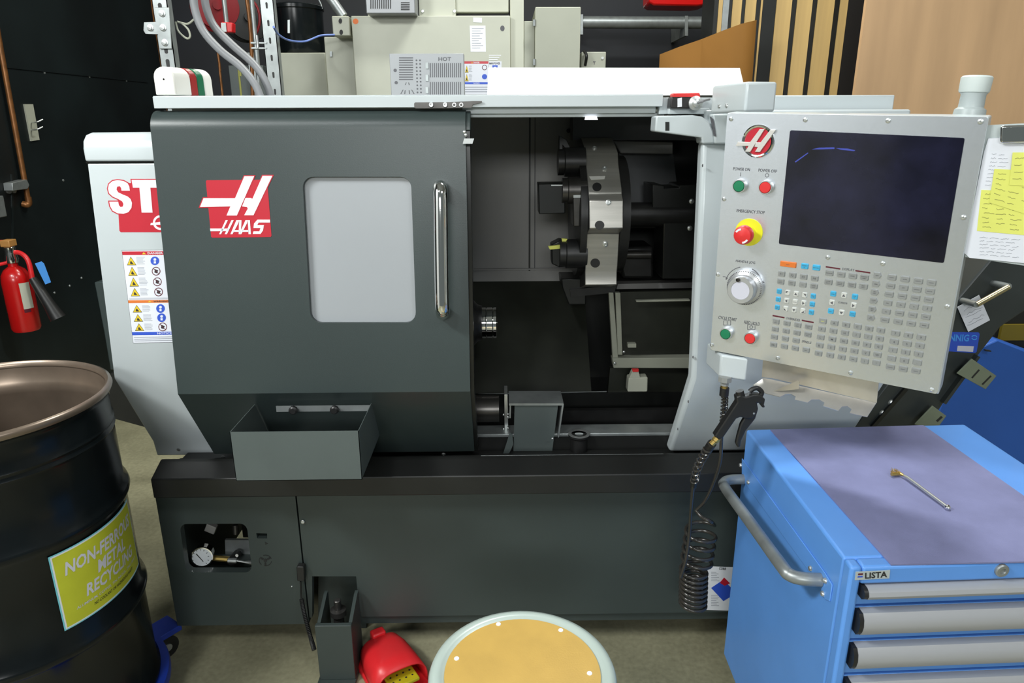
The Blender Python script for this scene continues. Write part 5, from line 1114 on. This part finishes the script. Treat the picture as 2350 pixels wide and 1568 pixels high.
wire('conduit_hose', 'right of the two thick grey hoses curving down onto the lathe', 'hose', [at(466, -30, Y=2.66), at(474, 20, Y=2.66), at(493, 62, Y=2.66), at(535, 105, Y=2.66), at(585, 150, Y=2.66), at(610, 190, Y=2.66), Vector((at(626, 228, Y=2.66).x, 2.66, 1.69))], .0135, HOSE, 'grey conduit hoses')
wire('cable_loop', 'thin pale cable loop hanging right of the nearer post', 'cable', [at(403, 50, Y=3.0), at(410, 72, Y=3.0), at(428, 88, Y=3.0), at(436, 84, Y=3.0), at(432, 68, Y=3.0), at(418, 54, Y=3.0), at(408, 50, Y=3.0), at(430, 55, Y=3.0), at(446, 44, Y=3.0)], .004, BEIGE2, n=6)
# hose reels
def reel(name, lab, cx, cy, r, Y, m):
    c_ = at(cx, cy, Y=Y); rr = r/1600*Y; t_ = thing(name, lab, 'hose reel', c_-Vector((0, 0, rr)), 'hose reels on the back wall'); ax = Vector((.55, -1, 0)).normalized()
    MB().lathe(c_, ax, [(rr*.3, .10), (rr, .10), (rr*1.02, .105), (rr, .115), (rr*.4, .12), (0, .12)], 36).build('front_flange', m, t_)
    MB().lathe(c_, ax, [(0, -.02), (rr, -.02), (rr*1.02, -.015), (rr, -.01), (rr*.3, -.008)], 36).build('rear_flange', m, t_)
    MB().lathe(c_, ax, [(0, -.01), (rr*.8, -.01), (rr*.84, .02), (rr*.8, .04), (rr*.84, .06), (rr*.8, .095), (0, .1)], 30).build('wound_hose', RUBBER, t_)
    MB().lathe(c_, ax, [(rr*.2, .118), (rr*.2, .14), (0, .14)], 20).build('hub', m, t_)
    MB().box((c_.x-.02, c_.y+.045, c_.z-rr*.2), (c_.x+.02, c_.y+.065, 4.5)).build('hanger_bar', GALV, t_)
    return t_
REELR = mat('reel_red', (.20, .008, .012), .35)
reel('hose_reel', 'dark red hose reel high behind the grey hoses', 490, 20, 44, 4.2, REELR)
r2 = reel('hose_reel', 'black red-rimmed hose reel nearer the farther post', 562, 45, 44, 4.9, RUBBER)
MB().tube([at(562+34*math.cos(R(a)), 45-50*math.sin(R(a)), Y=4.78) for a in range(60, -61, -15)], .008, 8).build('red_rim', REELR, r2)
jb_ = thing('red_valve_box', 'small red and silver valve under the hose reels', 'valve', at(520, 75, Y=4.0)); MB().px(PY(4.0), [(508, 50), (533, 52), (533, 74), (510, 74)], -.05, 0).build('valve_body', PEDAL, jb_, bevel=.004); MB().px(PY(3.995), [(507, 52), (518, 52), (520, 73), (508, 73)], 0, .004).build('valve_face', GALV, jb_); MB().tube([at(520, 52, Y=4.03), Vector((at(520, 52, Y=4.03).x, 4.03, 4.5))], .012, 10).build('drop_pipe', GALV, jb_)
wire('copper_pipe', 'thin brown copper pipe in front of the far hose reel', 'pipe', [at(562, -30, Y=3.6), at(572, 40, Y=3.6), at(577, 110, Y=3.6), at(580, 222, Y=3.6), at(585, 400, Y=3.6)], .009, COPPER)
wire('steel_tube', 'thin steel tube right of the brown copper pipe', 'pipe', [at(575, -30, Y=4.0), at(583, 60, Y=4.0), at(592, 160, Y=4.0), at(600, 330, Y=4.0)], .012, GALV)
wire('copper_pipe', 'short thin copper pipe low behind the grey hoses', 'pipe', [at(498, 110, Y=4.5), at(505, 160, Y=4.5), at(511, 222, Y=4.5), Vector((at(520, 330, Y=4.5).x, 4.5, .01))], .007, COPPER)
wire('yellow_cable', 'thin yellow cable hanging behind the grey hoses', 'cable', [at(549, 140, Y=4.3), at(552, 175, Y=4.3), at(552, 205, Y=4.3), Vector((at(560, 300, Y=4.3).x, 4.3, .01))], .006, INK)
ub = thing('pipe_clamp', 'galvanised clamp bracket holding the pipes to the farther post', 'clamp', at(590, 105, Y=3.296)); MB().px(PY(3.296), [(575, 96), (612, 97), (612, 100), (575, 100)], -.03, 0).build('clamp_bar', GALV, ub); MB().px(PY(3.296), [(577, 108), (612, 109), (612, 112), (577, 112)], -.03, 0).build('clamp_bar', GALV, ub); MB().cyl(at(592, 110, Y=3.296), (0, 0, 1), .006, .05, 10).build('clamp_bolt', ZINC, ub)
# grey panels behind hoses
gp_ = thing('grey_locker', 'dull grey metal locker low behind the grey hoses', 'locker', (-1.7, 5.4, 0)); pbox('locker_body', mat('locker_paint', (.10, .12, .12), .4, noise=.1), gp_, 520, 600, 150, 5.4, .4); pbox('locker_edge', GALV, gp_, 566, 582, 120, 5.36, .03)
# heat exhaust box on the lathe
HB = PY(2.70)
a_ = HB.hit(893, 123); b_ = HB.hit(1064, 123)
rb = MB().box((a_.x, 2.70, 1.6815), (b_.x, 2.745, a_.z)).build('heat_exhaust_box', GRILLE, L, bevel=.002)
mb = MB()
def z3(l): return [(600+a/3.357, b/3.357) for a, b in l]
for k in range(10): w_ = 1168 if k < 6 else 1168; mb.px(HB, z3([(1060, 442+k*18.5), (w_, 442+k*18.5), (w_, 450+k*18.5), (1060, 450+k*18.5)]), 0, .0008)
for i in range(2):
    for k in range(10): mb.px(HB, z3(circ(1194+i*27+k*.9, 465+k*27.5, 7, 7, 8)), 0, .0008)
for k in range(16):
    for y0, y1 in ((486, 596), (632, 728)): mb.px(HB, z3([(1297+k*15.6, y0), (1304+k*15.6, y0), (1304+k*15.6, y1), (1297+k*15.6, y1)]), 0, .0008)
for a, b in ((1030, 542), (1038, 637)): mb.px(HB, z3(circ(a, b, 13, 13, 14)), 0, .0008)
for l in ([(1105, 655), (1113, 636), (1118, 636), (1110, 655)], [(1130, 636), (1136, 636), (1142, 655), (1135, 655)], [(1070, 724), (1088, 692), (1094, 692), (1077, 724)], [(1100, 724), (1104, 695), (1110, 695), (1107, 724)], [(1145, 724), (1140, 695), (1134, 695), (1138, 724)], [(1180, 724), (1160, 692), (1154, 692), (1172, 724)]): mb.px(HB, z3(l), 0, .0008)
mb.tpx('HOT', HB, (1006, 140), (1035, 140), (1006, 131), 0, 0, .02, .0012)
mb.build('exhaust_slots', LETGREY, rb, smooth=0)
mb = MB()
for y_ in (505, 600, 695): mb.px(HB, z3([(1264, y_-24), (1284, y_-24), (1286, y_+24), (1266, y_+24)]), 0, .006)
mb.build('exhaust_clips', GALV, rb)
# wall pipe run, red box, horizontal pipe
wire('wall_pipe', 'long grey pipe running level across the black back wall', 'pipe', [at(1325, 51, Y=5.6), at(1480, 52, Y=5.6), at(1630, 52, Y=5.6), at(1700, 52, Y=5.6)], .042, GALV, n=20)
for q_ in ((1335, 65), (1576, 68)): o_ = MB().px(PY(5.55), [(q_[0]-4, q_[1]-32), (q_[0]+3, q_[1]-32), (q_[0]+3, q_[1]+14), (q_[0]-4, q_[1]+14)], -.44, 0).build('pipe_hanger', GALV, None); tag(o_, 'galvanised hanger on the level wall pipe, '+('beside the beige cabinet' if q_[0] < 1400 else 'near the stacked boards'), 'hanger', 'wall pipe hangers')
rr_ = MB().px(PY(4.6), [(1490, -40), (1625, -40), (1625, 10), (1600, 14), (1500, 12), (1490, 6)], -.2, 0).build('red_canister', EXT, None, bevel=.01); tag(rr_, 'dark red canister at the top edge, above the level wall pipe', 'canister')
# plywood and boards
def board(x0t, x1t, Y, depth, name, lab, cat, m, group=None, zt=2.9):
    xa = at(x0t, 0, Y=3.42).x+.0008; xb = at(x1t, 0, Y=3.42).x-.0008; o = MB().box((xa, Y, 0), (xb, Y+depth, zt)).build(name, m, None); return tag(o, lab, cat, group)
tans = [(1650, 1660), (1682, 1704), (1712, 1737), (1747, 1752), (1783, 1819), (1830, 1866), (1877, 1917), (1929, 1948)]
nm_ = ['leftmost', 'second', 'third', 'very thin fourth', 'fifth and wide', 'sixth and wide', 'seventh and widest', 'narrow eighth']
for i, (a, b) in enumerate(tans):
    board(a, b, 3.42, .22, 'plywood_sheet', 'pale plywood sheet stored on edge, %s from the left in the rack' % nm_[i], 'plywood sheet', PLY2, 'plywood sheets stored on edge')
dn_ = ['leftmost black rack divider, beside the level wall pipe', 'thin black rack divider right of the narrow grey sheet', 'thin black rack divider between the second and third plywood sheets', 'black rack divider left of the very thin plywood sheet',
       'broad black rack divider right of the very thin plywood sheet', 'black rack divider between the fifth and sixth plywood sheets', 'black rack divider between the sixth and seventh plywood sheets', 'rightmost black rack divider, before the narrow last plywood sheet']
for i, (a, b) in enumerate([(1640, 1650), (1675, 1682), (1704, 1712), (1737, 1747), (1752, 1783), (1819, 1830), (1866, 1877), (1917, 1929)]):
    board(a, b, 3.422, .20, 'rack_divider', dn_[i], 'divider', BLACK, 'black rack dividers')
board(1660, 1675, 3.421, .2, 'grey_sheet', 'narrow grey sheet between the first two plywood sheets', 'sheet', GALV)
xa, xb = at(1948, 0, Y=3.42).x, at(1992, 0, Y=3.42).x
rp_ = MB().box((xa+.001, 3.421, 0), (xb, 3.62, 2.9)).build('rack_post', RUBBER, None); tag(rp_, 'wide black rack post left of the large plywood board', 'post')
xb = at(1988, 0, Y=3.08).x
pp_ = MB().box((xb+.002, 3.08, 0), (xb+1.9, 3.10, 2.9)).build('large_plywood_board', PLY, None); tag(pp_, 'large upright plywood board filling the upper right background', 'board')
kr = MB(); KP = PY(3.3); n = 10
top = [(1514, 125), (1560, 107), (1610, 90), (1660, 70), (1700, 55), (1736, 46)]; bot = [(1514, 290), (1560, 300), (1610, 310), (1660, 320), (1700, 330), (1722, 340)]
pts_t = [at(*q_, Y=3.3+.05*math.sin(i*1.1)) for i, q_ in enumerate(top)]; pts_b = [Vector((at(*q_, Y=3.3).x, 3.3+.05*math.sin(i*1.1), .003)) for i, q_ in enumerate(bot)]
kr.add(pts_t+pts_b, [(i, i+1, i+7, i+6) for i in range(5)]); o_ = kr.build('kraft_sheet', KRAFT, None, smooth=60); so = o_.modifiers.new('t', 'SOLIDIFY'); so.thickness = .002; tag(o_, 'large brown kraft sheet with a slanted top, leaning against the plywood rack', 'sheet')
# ---- left wall fittings
W = XW
def wx(px, py, off=.0): return at(px, py, X=W+off)
wp = thing('wall_copper_pipe', 'old copper pipe running down the black left wall', 'pipe', wx(64, 470, .03))
MB().tube([wx(-40, -120, .03), wx(0, 104, .03), wx(64, 456, .03)], .014, 12).build('pipe_run', COPPER, wp)
MB().tube(bez([wx(64, 452, .03), wx(66, 466, .03), wx(62, 470, .03), wx(52, 468, .01)], 6), .017, 12).build('pipe_elbow', COPPER, wp)
MB().px(PXp(W+.05), [(28, 420), (62, 412), (68, 425), (64, 434), (30, 438)], -.05, -.0).build('pipe_clamp', GALV, wp, bevel=.003)
for q_ in ((18, 437), (29, 436)): MB().lathe(wx(*q_), (1, 0, 0), [(.018, 0), (.018, .01), (0, .012)], 12).build('clamp_bolt', ZINC, wp)
kp = thing('wall_hook_plate', 'pale metal plate with wire hooks on the black left wall', 'plate', wx(80, 322))
MB().px(PXp(W), [(56, 239), (76, 239), (91, 321), (72, 324)], 0, .008).build('plate', BEIGE, kp)
for y_ in (280, 297): MB().tube(bez([wx(72, y_+2, .008), wx(85, y_, .06), wx(98, y_-6, .08)], 5), .004, 6).build('hook', ZINC, kp)
eb = MB().px(PXp(W+.06), [(-30, 455), (8, 449), (17, 497), (-30, 505)], -.06, 0).build('wall_outlet_box', GALV, None, bevel=.004); tag(eb, 'small grey electrical box on the left wall at the frame edge', 'box')
mb = MB()
for q_ in ((102, 167), (205, 176), (290, 185), (145, 414), (187, 638), (125, 672), (160, 656)): mb.lathe(wx(*q_), (1, 0, 0), [(.008, 0), (.006, .004), (0, .005)], 8)
tag(mb.build('trim_1', GALV, None), kind='structure')
mb = MB(); mb.px(PXp(W), [(10, 152), (340, 188), (340, 190), (10, 155)], 0, .006); mb.px(PXp(W), [(26, 400), (30, 400), (34, 700), (31, 700)], 0, .004); tag(mb.build('trim_2', WALLM, None), kind='structure')
# extinguisher
ex = thing('fire_extinguisher', 'red fire extinguisher with a blue tag hanging on the black left wall', 'fire extinguisher', wx(60, 762, .12))
eb_ = wx(62, 757, .12); re = .069; zt = wx(52, 605, .12).z
h_ = zt-eb_.z
MB().lathe(eb_, (0, 0, 1), [(re*.9, 0), (re, .015), (re, h_*.78), (re*.93, h_*.87), (re*.7, h_*.95), (re*.35, h_), (re*.3, h_+.03)], 40).build('cylinder', EXT, ex)
tp = eb_+Vector((0, 0, h_))
MB().lathe(tp+Vector((0, 0, .02)), (0, 0, 1), [(.030, 0), (.034, .02), (.026, .05), (.028, .08), (.02, .09), (0, .09)], 20).build('valve_head', CHROME, ex)
MB().box((-.025, -.03, 0), (.025, .03, .035), M=Matrix.Translation(tp+Vector((.0, 0, .105)))).build('valve_top', mat('tan_plastic', (.45, .22, .06), .5), ex, bevel=.004)
MB().tube([tp+Vector((0, 0, .13)), tp+Vector((-.07, -.05, .14))+Vector((-.03, -.03, 0))], .009, 8).build('carry_lever', REDB, ex)
MB().tube([tp+Vector((0, 0, .025)), tp+Vector((-.05, -.04, .015)), tp+Vector((-.10, -.10, .01)), tp+Vector((-.11, -.12, .05))], .009, 8).build('wall_bracket', PEDAL, ex)
MB().tube(bez([tp+Vector((0, 0, .07)), tp+Vector((.05, 0, .07)), tp+Vector((.09, -.01, .03)), tp+Vector((.10, -.02, -.07))], 6), .012, 10).build('discharge_hose', PEDAL, ex)
MB().lathe(tp+Vector((.10, -.02, -.06)), (.42, 0, -1), [(.018, 0), (.022, .02), (.030, .16), (.040, .24), (.034, .24), (0, .22)], 24).build('discharge_horn', RUBBER, ex)
MB().px(Plane(tp+Vector((.12, -.06, 0)), (.35, -1, 0)), [(80, 605), (95, 600), (101, 605), (117, 648), (104, 653)], 0, .002).build('inspection_tag', TAG, ex)
mb = MB(); n_ = 8
for (a0, a1, z0_, z1_, m_) in ((-50, -8, .20, .42, 0), (-50, -24, .17, .20, 1), (-165, -152, .16, .30, 0)):
    vs = [eb_+Vector(((re+.001)*math.cos(R(a0+(a1-a0)*i/n_)), (re+.001)*math.sin(R(a0+(a1-a0)*i/n_)), z*h_/.55)) for i in range(n_+1) for z in (z0_, z1_)]; mb.add(vs, [(2*i, 2*i+2, 2*i+3, 2*i+1) for i in range(n_)], m_)
mb.build('extinguisher_label', [BEIGE, MAROON], ex)
# hazard sheet on the lathe base behind the hose
hz = MB(); HZ = PY(1.8515); hz.px(HZ, [(1623, 1300), (1700, 1303), (1700, 1403), (1617, 1400)], 0, .0006, 0)
hz.px(HZ, [(1660, 1331), (1690, 1362), (1660, 1380), (1632, 1350)], 0, .0012, 1); hz.px(HZ, [(1662, 1326), (1675, 1339), (1663, 1345), (1652, 1338)], 0, .0015, 2)
hz.tpx('CORR', HZ, (1650, 1308), (1666, 1309), (1650, 1302), 3, .2, .02)
for k in range(13): 
    y_ = 1313+k*4 if k < 6 else 1366+(k-6)*4; hz.px(HZ, [(1632, y_), (1632+12+(k*5) % 9, y_+.3), (1632+12+(k*5) % 9, y_+1.2), (1632, y_+1)], 0, .001, 4)
hz.build('hazard_sheet', [VINYL, HENB, RED, LETBLK, PENCIL], L, smooth=0)
